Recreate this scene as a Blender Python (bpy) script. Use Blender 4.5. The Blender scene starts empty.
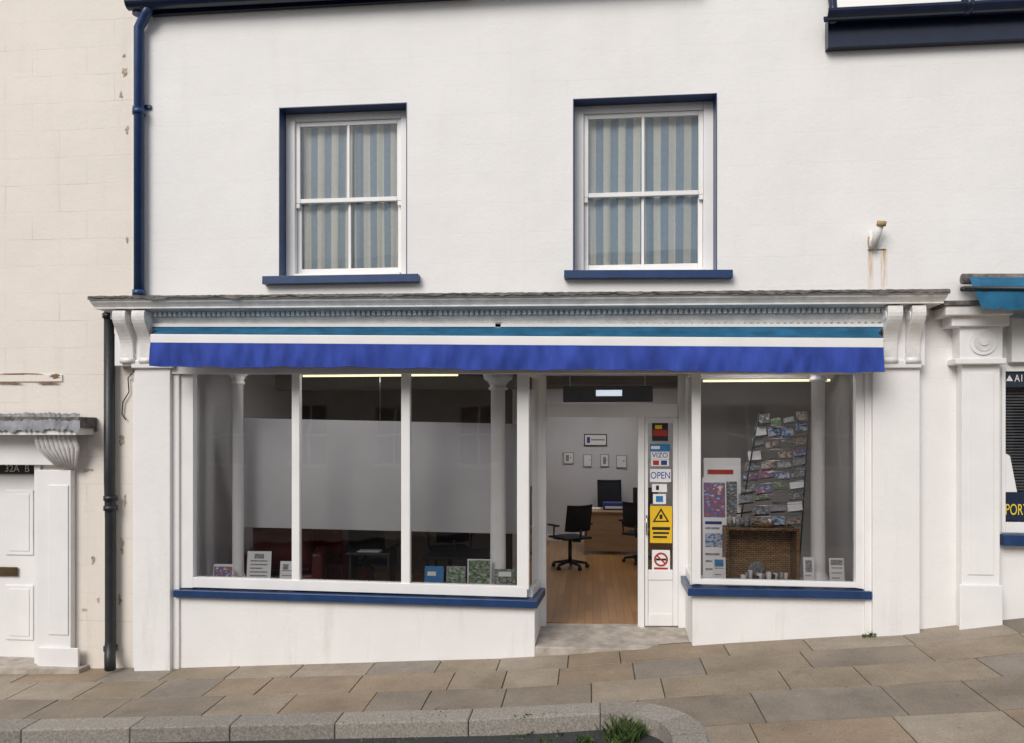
import bpy, math, random
from mathutils import Matrix, Vector
random.seed(7)
S=bpy.context.scene
TH=math.radians(5.7); s_=math.sin(TH); c_=math.cos(TH)
F=800.0; HY=430.0; D=8.0; CX=0.8; CZ=2.2
def P(px,py,y=0.0):
    u=(px-512)/F; v=(HY-py)/F
    t=(y+D)/(c_+u*s_)
    return (CX+t*(-s_+u*c_), y, CZ+t*v)
def X(px,y=0.0): return P(px,0,y)[0]
def Z(px,py,y=0.0): return P(px,py,y)[2]

# ---------- materials ----------
def newmat(name):
    m=bpy.data.materials.new(name); m.use_nodes=True
    nt=m.node_tree; return m,nt,nt.nodes['Principled BSDF']
def M(name,col,rough=0.6,ns=6.0,na=0.12,bump=0.0,bs=80.0,metal=0.0,stretch=(1,1,1),spec=0.5):
    m,nt,b=newmat(name); N=nt.nodes; L=nt.links
    b.inputs['Roughness'].default_value=rough; b.inputs['Metallic'].default_value=metal
    b.inputs['Specular IOR Level'].default_value=spec
    tc=N.new('ShaderNodeTexCoord'); mp=N.new('ShaderNodeMapping'); mp.inputs['Scale'].default_value=stretch
    L.new(tc.outputs['Object'],mp.inputs[0])
    n=N.new('ShaderNodeTexNoise'); n.inputs['Scale'].default_value=ns; n.inputs['Detail'].default_value=6
    L.new(mp.outputs[0],n.inputs['Vector'])
    r=N.new('ShaderNodeValToRGB'); r.color_ramp.elements[0].position=0.3; r.color_ramp.elements[1].position=0.7
    r.color_ramp.elements[0].color=[max(0,x*(1-na)) for x in col]+[1]
    r.color_ramp.elements[1].color=[min(1,x*(1+na*0.6)) for x in col]+[1]
    L.new(n.outputs[0],r.inputs[0]); L.new(r.outputs[0],b.inputs['Base Color'])
    if bump>0:
        n2=N.new('ShaderNodeTexNoise'); n2.inputs['Scale'].default_value=bs; n2.inputs['Detail'].default_value=4
        L.new(tc.outputs['Object'],n2.inputs['Vector'])
        bp=N.new('ShaderNodeBump'); bp.inputs['Strength'].default_value=bump; bp.inputs['Distance'].default_value=0.01
        L.new(n2.outputs[0],bp.inputs['Height']); L.new(bp.outputs[0],b.inputs['Normal'])
    return m
def printm(name,cols,sc,off):
    # printed picture: blotches of several colours
    m,nt,b=newmat(name); N=nt.nodes; L=nt.links; b.inputs['Roughness'].default_value=0.35
    tc=N.new('ShaderNodeTexCoord'); mp=N.new('ShaderNodeMapping'); mp.inputs['Location'].default_value=(off,off*1.7,off*.6); mp.inputs['Scale'].default_value=(1,1,1.6)
    L.new(tc.outputs['Object'],mp.inputs[0])
    n=N.new('ShaderNodeTexNoise'); n.inputs['Scale'].default_value=sc; n.inputs['Detail'].default_value=5; L.new(mp.outputs[0],n.inputs['Vector'])
    r=N.new('ShaderNodeValToRGB'); e=r.color_ramp.elements; e[0].position=.3; e[1].position=.7; e[0].color=list(cols[0])+[1]; e[1].color=list(cols[-1])+[1]
    for k,c in enumerate(cols[1:-1]):
        q=e.new(.3+.4*(k+1)/(len(cols)-1)); q.color=list(c)+[1]
    L.new(n.outputs[0],r.inputs[0]); L.new(r.outputs[0],b.inputs['Base Color']); return m
def render_mat(name,col,line_col,line_amt,bw,bh,stain_col,stain_amt,off=(0,0,0),lbump=-0.3):
    m,nt,b=newmat(name); N=nt.nodes; L=nt.links
    b.inputs['Roughness'].default_value=0.75; b.inputs['Specular IOR Level'].default_value=0.3
    tc=N.new('ShaderNodeTexCoord'); sp=N.new('ShaderNodeSeparateXYZ'); cb=N.new('ShaderNodeCombineXYZ')
    wn=N.new('ShaderNodeTexNoise'); wn.inputs['Scale'].default_value=1.1; wn.inputs['Detail'].default_value=3; L.new(tc.outputs['Object'],wn.inputs['Vector'])
    L.new(tc.outputs['Object'],sp.inputs[0]); L.new(sp.outputs[0],cb.inputs[0])
    wz=N.new('ShaderNodeMath'); wz.operation='MULTIPLY_ADD'; wz.inputs[1].default_value=0.03; L.new(wn.outputs[0],wz.inputs[0]); L.new(sp.outputs[2],wz.inputs[2]); L.new(wz.outputs[0],cb.inputs[1])
    br=N.new('ShaderNodeTexBrick'); br.inputs['Scale'].default_value=1.0
    br.inputs['Brick Width'].default_value=bw; br.inputs['Row Height'].default_value=bh
    br.inputs['Mortar Size'].default_value=0.005; br.inputs['Mortar Smooth'].default_value=0.6
    mp=N.new('ShaderNodeMapping'); mp.inputs['Location'].default_value=off
    L.new(cb.outputs[0],mp.inputs[0]); L.new(mp.outputs[0],br.inputs['Vector'])
    n=N.new('ShaderNodeTexNoise'); n.inputs['Scale'].default_value=1.3; n.inputs['Detail'].default_value=8
    L.new(tc.outputs['Object'],n.inputs['Vector'])
    brk=N.new('ShaderNodeTexNoise'); brk.inputs['Scale'].default_value=2.2; brk.inputs['Detail'].default_value=5
    L.new(tc.outputs['Object'],brk.inputs['Vector'])
    r0=N.new('ShaderNodeValToRGB'); r0.color_ramp.elements[0].position=0.45; r0.color_ramp.elements[1].position=0.68
    L.new(brk.outputs[0],r0.inputs[0])
    ml=N.new('ShaderNodeMath'); ml.operation='MULTIPLY'; L.new(br.outputs['Fac'],ml.inputs[0]); L.new(r0.outputs[0],ml.inputs[1])
    ml2=N.new('ShaderNodeMath'); ml2.operation='MULTIPLY'; ml2.inputs[1].default_value=line_amt; L.new(ml.outputs[0],ml2.inputs[0])
    r=N.new('ShaderNodeValToRGB'); r.color_ramp.elements[0].position=0.3; r.color_ramp.elements[1].position=0.72
    r.color_ramp.elements[0].color=[x*0.94 for x in col]+[1]; r.color_ramp.elements[1].color=list(col)+[1]
    L.new(n.outputs[0],r.inputs[0])
    mx=N.new('ShaderNodeMixRGB'); mx.inputs[2].default_value=list(line_col)+[1]
    L.new(ml2.outputs[0],mx.inputs[0]); L.new(r.outputs[0],mx.inputs[1])
    mp2=N.new('ShaderNodeMapping'); mp2.inputs['Scale'].default_value=(5,5,0.6); L.new(tc.outputs['Object'],mp2.inputs[0])
    n3=N.new('ShaderNodeTexNoise'); n3.inputs['Scale'].default_value=1.0; n3.inputs['Detail'].default_value=8; n3.inputs['Roughness'].default_value=0.65
    L.new(mp2.outputs[0],n3.inputs['Vector'])
    r3=N.new('ShaderNodeValToRGB'); r3.color_ramp.elements[0].position=0.55; r3.color_ramp.elements[1].position=0.8
    L.new(n3.outputs[0],r3.inputs[0])
    mr=N.new('ShaderNodeMapRange'); mr.inputs[1].default_value=-0.4; mr.inputs[2].default_value=0.7; mr.inputs[3].default_value=3.0; mr.inputs[4].default_value=1.0
    L.new(sp.outputs[2],mr.inputs[0])
    m3=N.new('ShaderNodeMath'); m3.operation='MULTIPLY'; L.new(r3.outputs[0],m3.inputs[0]); L.new(mr.outputs[0],m3.inputs[1])
    m4=N.new('ShaderNodeMath'); m4.operation='MULTIPLY'; m4.inputs[1].default_value=stain_amt; m4.use_clamp=True; L.new(m3.outputs[0],m4.inputs[0])
    mx2=N.new('ShaderNodeMixRGB'); mx2.inputs[2].default_value=list(stain_col)+[1]
    L.new(m4.outputs[0],mx2.inputs[0]); L.new(mx.outputs[0],mx2.inputs[1]); L.new(mx2.outputs[0],b.inputs['Base Color'])
    n4=N.new('ShaderNodeTexNoise'); n4.inputs['Scale'].default_value=30; n4.inputs['Detail'].default_value=7
    L.new(tc.outputs['Object'],n4.inputs['Vector'])
    sb=N.new('ShaderNodeMath'); sb.operation='MULTIPLY_ADD'; sb.inputs[1].default_value=lbump; L.new(br.outputs['Fac'],sb.inputs[0]); L.new(n4.outputs[0],sb.inputs[2])
    n5=N.new('ShaderNodeTexNoise'); n5.inputs['Scale'].default_value=3.5; n5.inputs['Detail'].default_value=2; L.new(tc.outputs['Object'],n5.inputs['Vector'])
    sb2=N.new('ShaderNodeMath'); sb2.operation='MULTIPLY_ADD'; sb2.inputs[1].default_value=2.5; L.new(n5.outputs[0],sb2.inputs[0]); L.new(sb.outputs[0],sb2.inputs[2])
    bp=N.new('ShaderNodeBump'); bp.inputs['Strength'].default_value=0.45; bp.inputs['Distance'].default_value=0.006
    L.new(sb2.outputs[0],bp.inputs['Height']); L.new(bp.outputs[0],b.inputs['Normal'])
    return m
WHITE=render_mat('white_render',(0.83,0.82,0.805),(0.6,0.58,0.55),0.18,1.1,0.30,(0.50,0.46,0.40),0.10,lbump=-.18)
LOWWHITE=render_mat('white_plinth_paint',(0.83,0.82,0.805),(0.6,0.58,0.55),0.0,1.1,0.30,(0.40,0.36,0.30),0.20,lbump=0)
CREAM=render_mat('cream_render',(0.80,0.745,0.675),(0.42,0.31,0.24),0.42,0.62,0.29,(0.45,0.34,0.24),0.16,(0.2,0.1,0))
TRIM=M('white_gloss_paint',(0.82,0.815,0.805),0.35,3,0.05,0.08,60)
TRIMOLD=M('weathered_white_paint',(0.78,0.765,0.74),0.5,9,0.16,0.3,50)
NAVY=M('navy_paint',(0.014,0.045,0.135),0.35,8,0.2,0.1,70)
NAVYD=M('dark_navy_paint',(0.008,0.016,0.045),0.25,8,0.2,0.1,70)
ROYAL=M('royal_blue_canvas',(0.038,0.072,0.35),0.8,3.0,0.30,0.4,12,spec=0.2,stretch=(3,1,1))
TEAL=M('teal_canvas',(0.025,0.13,0.24),0.85,5,0.35,0.2,40,spec=0.15)
LEAD=M('lead_flashing',(0.15,0.14,0.13),0.8,14,0.6,0.6,30)
BLACK=M('black_iron_paint',(0.018,0.02,0.024),0.4,9,0.3,0.2,60)
DARK=M('dark_interior',(0.05,0.048,0.045),0.9)
PLASTER=M('interior_plaster',(0.62,0.62,0.64),0.8,1.5,0.05)
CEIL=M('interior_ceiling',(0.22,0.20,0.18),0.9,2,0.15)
METAL=M('chrome_metal',(0.5,0.5,0.5),0.25,5,0.05,metal=1.0)
BLKFAB=M('black_fabric',(0.015,0.016,0.022),0.9,30,0.3,0.2,200)
REDLEA=M('red_leather',(0.10,0.012,0.012),0.35,6,0.3,0.2,60)
DESKW=M('desk_beech',(0.40,0.26,0.15),0.4,3,0.15,stretch=(1,8,8))
PAPER=M('white_paper',(0.78,0.78,0.78),0.6,3,0.03)
BLUEC=M('blue_card',(0.02,0.18,0.42),0.4,20,0.3)
NAVYC=M('navy_card',(0.02,0.05,0.22),0.4,20,0.2)
REDC=M('red_card',(0.42,0.03,0.02),0.4,10,0.1)
YELC=M('yellow_card',(0.75,0.48,0.02),0.4,10,0.08)
GREYC=M('grey_card',(0.3,0.31,0.33),0.4,60,0.7)
GRNC=printm('landscape_print',[(.03,.06,.02),(.10,.17,.06),(.25,.28,.22),(.45,.55,.65)],28,1.3)
BRNC=printm('brown_print',[(.03,.02,.02),(.18,.11,.07),(.45,.40,.36),(.12,.12,.16)],34,4.1)
PH1=printm('blue_print',[(.02,.04,.12),(.08,.18,.40),(.55,.58,.6),(.25,.10,.08)],26,7.7)
PH2=printm('mixed_print',[(.6,.6,.58),(.25,.27,.3),(.05,.06,.07),(.5,.42,.3)],30,2.9)
PH3=printm('figure_print',[(.55,.58,.66),(.10,.14,.35),(.35,.10,.10),(.75,.74,.72)],16,5.5)
INK=M('black_ink',(0.01,0.01,0.012),0.5)
BLUEINK=M('blue_ink',(0.02,0.06,0.35),0.5)
YELINK=M('yellow_ink',(0.8,0.6,0.05),0.5)
CREAMCUR=M('curtain_cream',(0.90,0.90,0.80),0.9,30,0.05,0.2,200)
BLUECUR=M('curtain_blue',(0.38,0.49,0.58),0.9,30,0.08,0.2,200)
STEP=M('stone_step',(0.44,0.39,0.335),0.8,7,0.35,0.5,40)
GRANITE=M('granite_kerb',(0.33,0.30,0.26),0.8,60,0.4,0.6,90)
GRANITE2=M('granite_kerb_dark',(0.28,0.255,0.22),0.8,55,0.4,0.6,90)
MORTAR=M('joint_mortar',(0.085,0.07,0.05),0.95,20,0.5,0.5,60)
ASPH=M('asphalt',(0.05,0.05,0.052),0.9,90,0.5,0.9,140)
GRD=M('ground_earth',(0.09,0.085,0.07),0.95,3,0.4)
SLATE=M('roof_slate',(0.09,0.095,0.11),0.6,8,0.3,0.4,20)
LEAF=M('weed_leaf',(0.045,0.09,0.018),0.6,15,0.5)
LEAF2=M('weed_leaf_light',(0.09,0.13,0.035),0.6,15,0.4)
SCREEN=M('frosted_panel',(0.46,0.455,0.47),0.35,0.8,0.14)
def slabm(i,col):
    m,nt,b=newmat('flagstone_%d'%i); N=nt.nodes; L=nt.links
    b.inputs['Roughness'].default_value=0.62
    tc=N.new('ShaderNodeTexCoord')
    n=N.new('ShaderNodeTexNoise'); n.inputs['Scale'].default_value=1.6; n.inputs['Detail'].default_value=9; n.inputs['Roughness'].default_value=0.7
    mp=N.new('ShaderNodeMapping'); mp.inputs['Location'].default_value=(i*3.1,i*1.7,0); L.new(tc.outputs['Object'],mp.inputs[0]); L.new(mp.outputs[0],n.inputs['Vector'])
    r=N.new('ShaderNodeValToRGB'); e=r.color_ramp.elements; e[0].position=0.32; e[1].position=0.68
    e[0].color=[x*y for x,y in zip(col,(.70,.69,.68))]+[1]; e[1].color=[x*1.17 for x in col]+[1]
    L.new(n.outputs[0],r.inputs[0])
    n2=N.new('ShaderNodeTexNoise'); n2.inputs['Scale'].default_value=70; n2.inputs['Detail'].default_value=5; L.new(tc.outputs['Object'],n2.inputs['Vector'])
    mx=N.new('ShaderNodeMixRGB'); mx.blend_type='OVERLAY'; mx.inputs[0].default_value=0.5
    L.new(r.outputs[0],mx.inputs[1]); L.new(n2.outputs[0],mx.inputs[2])
    vo=N.new('ShaderNodeTexVoronoi'); vo.inputs['Scale'].default_value=5.5; L.new(tc.outputs['Object'],vo.inputs['Vector'])
    rv=N.new('ShaderNodeValToRGB'); rv.color_ramp.elements[0].position=0.05; rv.color_ramp.elements[1].position=0.11; rv.color_ramp.elements[0].color=(.72,.72,.72,1); rv.color_ramp.elements[1].color=(1,1,1,1)
    L.new(vo.outputs['Distance'],rv.inputs[0]); mv=N.new('ShaderNodeMixRGB'); mv.blend_type='MULTIPLY'; mv.inputs[0].default_value=1; L.new(mx.outputs[0],mv.inputs[1]); L.new(rv.outputs[0],mv.inputs[2])
    L.new(mv.outputs[0],b.inputs['Base Color'])
    ad=N.new('ShaderNodeMath'); ad.operation='MULTIPLY_ADD'; ad.inputs[1].default_value=2.0; L.new(n.outputs[0],ad.inputs[0]); L.new(n2.outputs[0],ad.inputs[2])
    bp=N.new('ShaderNodeBump'); bp.inputs['Strength'].default_value=0.5; bp.inputs['Distance'].default_value=0.008
    L.new(ad.outputs[0],bp.inputs['Height']); L.new(bp.outputs[0],b.inputs['Normal'])
    return m
SLABS=[slabm(i,c) for i,c in enumerate([(0.28,0.225,0.160),(0.31,0.255,0.19),(0.235,0.195,0.15),(0.285,0.215,0.148),(0.32,0.27,0.21),(0.25,0.215,0.175)])]
def woodfloor():
    m,nt,b=newmat('wood_floor'); N=nt.nodes; L=nt.links
    b.inputs['Roughness'].default_value=0.3
    tc=N.new('ShaderNodeTexCoord'); mp=N.new('ShaderNodeMapping'); mp.inputs['Rotation'].default_value=(0,0,math.radians(90))
    L.new(tc.outputs['Object'],mp.inputs[0])
    br=N.new('ShaderNodeTexBrick'); br.inputs['Scale'].default_value=1; br.inputs['Brick Width'].default_value=0.9; br.inputs['Row Height'].default_value=0.09
    br.inputs['Mortar Size'].default_value=0.002; br.inputs['Color1'].default_value=(0.44,0.235,0.09,1); br.inputs['Color2'].default_value=(0.32,0.155,0.055,1); br.inputs['Mortar'].default_value=(0.10,0.05,0.02,1)
    L.new(mp.outputs[0],br.inputs['Vector']); L.new(br.outputs[0],b.inputs['Base Color']); return m
WOODF=woodfloor()
def glassm(name,tint=0.96,fac=1.0):
    m=bpy.data.materials.new(name); m.use_nodes=True; nt=m.node_tree; N=nt.nodes; L=nt.links; N.clear()
    o=N.new('ShaderNodeOutputMaterial'); mx=N.new('ShaderNodeMixShader'); tr=N.new('ShaderNodeBsdfTransparent'); gl=N.new('ShaderNodeBsdfGlossy')
    tr.inputs[0].default_value=(tint,tint,tint*1.01,1); gl.inputs['Roughness'].default_value=0.01
    fr=N.new('ShaderNodeFresnel'); fr.inputs[0].default_value=1.5
    mu=N.new('ShaderNodeMath'); mu.operation='MULTIPLY'; mu.use_clamp=True; mu.inputs[1].default_value=fac*2.0
    L.new(fr.outputs[0],mu.inputs[0]); L.new(mu.outputs[0],mx.inputs[0]); L.new(tr.outputs[0],mx.inputs[1]); L.new(gl.outputs[0],mx.inputs[2]); L.new(mx.outputs[0],o.inputs[0])
    tc=N.new('ShaderNodeTexCoord'); n=N.new('ShaderNodeTexNoise'); n.inputs['Scale'].default_value=1.5; L.new(tc.outputs['Object'],n.inputs['Vector'])
    bp=N.new('ShaderNodeBump'); bp.inputs['Strength'].default_value=0.04; bp.inputs['Distance'].default_value=0.05; L.new(n.outputs[0],bp.inputs['Height']); L.new(bp.outputs[0],gl.inputs['Normal'])
    return m
GLASS=glassm('window_glass')
def emis(name,col,st):
    m,nt,b=newmat(name); b.inputs['Base Color'].default_value=list(col)+[1]; b.inputs['Emission Color'].default_value=list(col)+[1]; b.inputs['Emission Strength'].default_value=st; return m
TUBE=emis('fluorescent_tube',(1.0,0.88,0.55),1.3)
LAMP=emis('lit_panel',(0.8,0.9,1.0),0.8)
FILLAMP=emis('added_fill_panel',(1.0,0.97,0.94),8.0)  # glow of the added rear lights, brightens the office
FILLAMP2=emis('added_fill_panel_front',(1.0,0.97,0.94),11.0)  # stronger glow of the added front lights, lifts columns and displays
def rustm():
    m,nt,b=newmat('rust_stain'); N=nt.nodes; L=nt.links
    b.inputs['Base Color'].default_value=(0.66,0.38,0.10,1); b.inputs['Roughness'].default_value=0.9
    tc=N.new('ShaderNodeTexCoord'); mp=N.new('ShaderNodeMapping'); mp.inputs['Scale'].default_value=(70,1,6); L.new(tc.outputs['Object'],mp.inputs[0])
    n=N.new('ShaderNodeTexNoise'); n.inputs['Scale'].default_value=1; n.inputs['Detail'].default_value=5; L.new(mp.outputs[0],n.inputs['Vector'])
    r=N.new('ShaderNodeValToRGB'); r.color_ramp.elements[0].position=0.32; r.color_ramp.elements[1].position=0.72; r.color_ramp.elements[1].color=(0.8,0.8,0.8,1)
    uv=N.new('ShaderNodeAttribute'); uv.attribute_name='fade'
    mu=N.new('ShaderNodeMath'); mu.operation='MULTIPLY'
    L.new(n.outputs[0],r.inputs[0]); L.new(r.outputs[0],mu.inputs[0]); L.new(uv.outputs['Fac'],mu.inputs[1]); L.new(mu.outputs[0],b.inputs['Alpha']); return m
RUST=rustm()
def wickerm():
    m,nt,b=newmat('wicker'); N=nt.nodes; L=nt.links; b.inputs['Roughness'].default_value=0.6
    tc=N.new('ShaderNodeTexCoord'); sp=N.new('ShaderNodeSeparateXYZ'); cb=N.new('ShaderNodeCombineXYZ'); L.new(tc.outputs['Object'],sp.inputs[0])
    ad=N.new('ShaderNodeMath'); L.new(sp.outputs[0],ad.inputs[0]); L.new(sp.outputs[1],ad.inputs[1]); L.new(ad.outputs[0],cb.inputs[0]); L.new(sp.outputs[2],cb.inputs[1])
    br=N.new('ShaderNodeTexBrick'); br.inputs['Scale'].default_value=1; br.inputs['Brick Width'].default_value=0.05; br.inputs['Row Height'].default_value=0.02; br.inputs['Mortar Size'].default_value=0.003
    br.inputs['Color1'].default_value=(0.36,0.21,0.09,1); br.inputs['Color2'].default_value=(0.22,0.12,0.05,1); br.inputs['Mortar'].default_value=(0.05,0.025,0.01,1)
    L.new(cb.outputs[0],br.inputs['Vector']); L.new(br.outputs[0],b.inputs['Base Color'])
    bp=N.new('ShaderNodeBump'); bp.inputs['Strength'].default_value=0.6; bp.inputs['Distance'].default_value=0.01; bp.invert=True; L.new(br.outputs['Fac'],bp.inputs['Height']); L.new(bp.outputs[0],b.inputs['Normal']); return m
WICK=wickerm()

# ---------- geometry helpers ----------
def grp(name):
    e=bpy.data.objects.new(name,None); e.empty_display_size=0.2; S.collection.objects.link(e); return e
def mk(name,verts,faces,mat,par=None,mi=None,bevel=0,smooth=False,mtx=None):
    me=bpy.data.meshes.new(name)
    if mtx is not None: verts=[tuple(mtx@Vector(v)) for v in verts]
    me.from_pydata([tuple(v) for v in verts],[],faces)
    for m in (mat if isinstance(mat,(list,tuple)) else [mat]): me.materials.append(m)
    if mi:
        for p,i in zip(me.polygons,mi): p.material_index=i
    if smooth:
        for p in me.polygons: p.use_smooth=True
    me.validate(); me.update()
    o=bpy.data.objects.new(name,me); S.collection.objects.link(o)
    if par is not None: o.parent=par
    if bevel>0:
        b=o.modifiers.new('b','BEVEL'); b.width=bevel; b.segments=2; b.limit_method='ANGLE'; b.angle_limit=math.radians(40)
    return o
BF=[(0,1,2,3),(7,6,5,4),(0,4,5,1),(1,5,6,2),(2,6,7,3),(3,7,4,0)]
def wb(name,par,mat,x0,x1,y0,y1,z0,z1,bevel=0.004,mtx=None):
    v=[(x0,y0,z0),(x1,y0,z0),(x1,y0,z1),(x0,y0,z1),(x0,y1,z0),(x1,y1,z0),(x1,y1,z1),(x0,y1,z1)]
    return mk(name,v,BF,mat,par,bevel=bevel,mtx=mtx)
def bar(name,par,mat,pL,pR,tL,bL,tR,bR,yf,yb,bevel=0.004):
    a=P(pL,bL,yf);b=P(pR,bR,yf);c=P(pR,tR,yf);d=P(pL,tL,yf)
    v=[a,b,c,d]+[(q[0],yb,q[2]) for q in (a,b,c,d)]
    return mk(name,v,BF,mat,par,bevel=bevel)
def B(name,par,mat,p0,p1,t,b,yf,dep=0.03,bevel=0.003):
    pm=(p0+p1)/2
    return wb(name,par,mat,X(p0,yf),X(p1,yf),yf,yf+dep,Z(pm,b,yf),Z(pm,t,yf),bevel)
def prism(name,par,mat,pts,z0,z1,bevel=0.004):
    f0=z0 if callable(z0) else (lambda x,y:z0); f1=z1 if callable(z1) else (lambda x,y:z1)
    ar=sum(pts[i][0]*pts[(i+1)%len(pts)][1]-pts[(i+1)%len(pts)][0]*pts[i][1] for i in range(len(pts)))
    if ar<0: pts=pts[::-1]
    n=len(pts); v=[(x,y,f0(x,y)) for x,y in pts]+[(x,y,f1(x,y)) for x,y in pts]
    f=[tuple(range(n))[::-1],tuple(range(n,2*n))]+[(i,(i+1)%n,n+(i+1)%n,n+i) for i in range(n)]
    return mk(name,v,f,mat,par,bevel=bevel)
def tube(name,par,mat,pts,r,n=14,mtx=None,cap=True):
    pts=[Vector(p) for p in pts]; rs=r if isinstance(r,(list,tuple)) else [r]*len(pts)
    v=[];f=[]
    for i,p in enumerate(pts):
        d=(pts[min(i+1,len(pts)-1)]-pts[max(i-1,0)]).normalized()
        a=d.orthogonal() if abs(d.z)<0.99 else Vector((1,0,0)); 
        if i==0: ref=a
        a=(ref-d*ref.dot(d)).normalized(); ref=a; b=d.cross(a)
        for k in range(n):
            t=2*math.pi*k/n; v.append(tuple(p+(a*math.cos(t)+b*math.sin(t))*rs[i]))
    for i in range(len(pts)-1):
        for k in range(n): f.append((i*n+k,i*n+(k+1)%n,(i+1)*n+(k+1)%n,(i+1)*n+k))
    if cap: f.append(tuple(range(n))[::-1]); f.append(tuple((len(pts)-1)*n+k for k in range(n)))
    o=mk(name,v,f,mat,par,smooth=True,mtx=mtx)
    for p in o.data.polygons:
        if len(p.vertices)>4: p.use_smooth=False
    return o
def lathe(name,par,mat,cx,cy,prof,n=20):
    return tube(name,par,mat,[(cx,cy,z+0.00001*i) for i,(r,z) in enumerate(prof)],[r for r,z in prof],n)
def wall(name,par,mat,x0,x1,z0,z1,yf,yb,holes):
    xs=sorted(set([x0,x1]+[q for h in holes for q in h[:2]])); zs=sorted(set([z0,z1]+[q for h in holes for q in h[2:]]))
    xs=[x for x in xs if x0<=x<=x1]; zs=[z for z in zs if z0<=z<=z1]
    def solid(i,j):
        if i<0 or j<0 or i>=len(xs)-1 or j>=len(zs)-1: return False
        cx=(xs[i]+xs[i+1])/2; cz=(zs[j]+zs[j+1])/2
        return not any(h[0]<cx<h[1] and h[2]<cz<h[3] for h in holes)
    v=[];f=[]
    def q(*p):
        n=len(v); v.extend(p); f.append((n,n+1,n+2,n+3))
    for i in range(len(xs)-1):
        for j in range(len(zs)-1):
            if not solid(i,j): continue
            a,b,c,d=xs[i],xs[i+1],zs[j],zs[j+1]
            q((a,yf,c),(b,yf,c),(b,yf,d),(a,yf,d)); q((b,yb,c),(a,yb,c),(a,yb,d),(b,yb,d))
            if not solid(i-1,j): q((a,yb,c),(a,yf,c),(a,yf,d),(a,yb,d))
            if not solid(i+1,j): q((b,yf,c),(b,yb,c),(b,yb,d),(b,yf,d))
            if not solid(i,j-1): q((a,yb,c),(b,yb,c),(b,yf,c),(a,yf,c))
            if not solid(i,j+1): q((a,yf,d),(b,yf,d),(b,yb,d),(a,yb,d))
    return mk(name,v,f,mat,par)
def pane(name,par,a,b,z0,z1,mat=None):
    return mk(name,[(a[0],a[1],z0),(b[0],b[1],z0),(b[0],b[1],z1),(a[0],a[1],z1)],[(0,1,2,3)],mat or GLASS,par)
def text(name,par,st,px,py,hpx,y,mat,sx=1.0,al='CENTER'):
    cu=bpy.data.curves.new(name,'FONT'); cu.body=st; cu.align_x=al; cu.align_y='CENTER'
    p=P(px,py,y); t=(y+D)/F; cu.size=hpx*t*1.35; cu.extrude=0.0005; cu.offset=0.0
    cu.materials.append(mat); o=bpy.data.objects.new(name,cu); S.collection.objects.link(o)
    o.location=p; o.rotation_euler=(math.radians(90),0,0); o.scale=(sx,1,1); o.parent=par; return o

# ---------- ground ----------
gp=[(X(px),Z(px,py)) for px,py in [(-300,676),(30,669),(140,668),(537,656),(690,644),(920,630),(1024,617),(1300,590)]]
def gz(x,y=0.0):
    if x<=gp[0][0]: z=gp[0][1]+(x-gp[0][0])*0.02 if x>-30 else gp[0][1]-0.5
    elif x>=gp[-1][0]: z=gp[-1][1]+(x-gp[-1][0])*0.02 if x<30 else gp[-1][1]+0.4
    else:
        for (a,za),(b,zb) in zip(gp,gp[1:]):
            if a<=x<=b: z=za+(zb-za)*(x-a)/(b-a); break
    return z+0.03*max(min(y,0),-6)
def sheet(name,mat,xs,ys,dz,par=None):
    v=[(x,y,gz(x,y)+dz) for y in ys for x in xs]; n=len(xs)
    f=[(j*n+i,j*n+i+1,(j+1)*n+i+1,(j+1)*n+i) for j in range(len(ys)-1) for i in range(n-1)]
    return mk(name,v,f,mat,par,smooth=True)
xs=[-400,-150,-60,-31,-29]+[-20+i*0.5 for i in range(81)]+[29,31,60,150,400]
sheet('ground',GRD,xs,[-400,-100,-40,-14,-6,-3,-1,0,2,9,40,400],-0.19)
sheet('road',ASPH,[-28]+[-20+i*0.5 for i in range(81)]+[28],[-11.5,-9,-6,-4,-3,-2,-1.2],-0.125)
KY=-1.38; R=0.75; KX=1.62
arc=[(KX-R+R*math.cos(a),KY-R+R*math.sin(a)) for a in [math.radians(90-i*7.5) for i in range(13)]]
pav=grp('pavement')
def slabbox(v,f,mi,x0,x1,y0,y1,m,top,h=0.06,gap=0.005):
    x0+=gap;x1-=gap;y0+=gap;y1-=gap
    n=len(v); tz=random.uniform(-0.002,0.002)+top
    for (x,y) in [(x0,y0),(x1,y0),(x1,y1),(x0,y1)]: v.append((x,y,gz(x,y)+tz-h))
    for (x,y) in [(x0,y0),(x1,y0),(x1,y1),(x0,y1)]: v.append((x,y,gz(x,y)+tz+random.uniform(-.002,.002)))
    for q in [(3,2,1,0),(4,5,6,7),(0,1,5,4),(1,2,6,5),(2,3,7,6),(3,0,4,7)]: f.append(tuple(n+k for k in q)); mi.append(m)
v=[];f=[];mi=[]
rows=[0.08,-0.42,-0.9,KY]
for r_,(ya,yb) in enumerate(zip(rows,rows[1:])):
    x=-12+random.random()*0.5
    while x<13:
        w=random.choice([0.5,0.6,0.68,0.75,0.9]) if x<1 else random.choice([0.62,0.75,0.9,1.0])
        slabbox(v,f,mi,x,x+w,yb,ya,random.randrange(6),0.0); x+=w
mk('flagstones',v,f,SLABS,pav,mi,bevel=0.004)
v=[];f=[];mi=[]
rows=[KY,-2.0,-2.62,-3.24,-3.86,-4.5,-5.1,-5.7]
for (ya,yb) in zip(rows,rows[1:]):
    x=0.3+random.random()*0.4
    while x<13:
        w=random.choice([0.62,0.75,0.9,1.0]); slabbox(v,f,mi,x,x+w,yb,ya,random.randrange(6),0.0); x+=w
o1=mk('flagstones_forecourt',v,f,SLABS,pav,mi)
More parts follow.
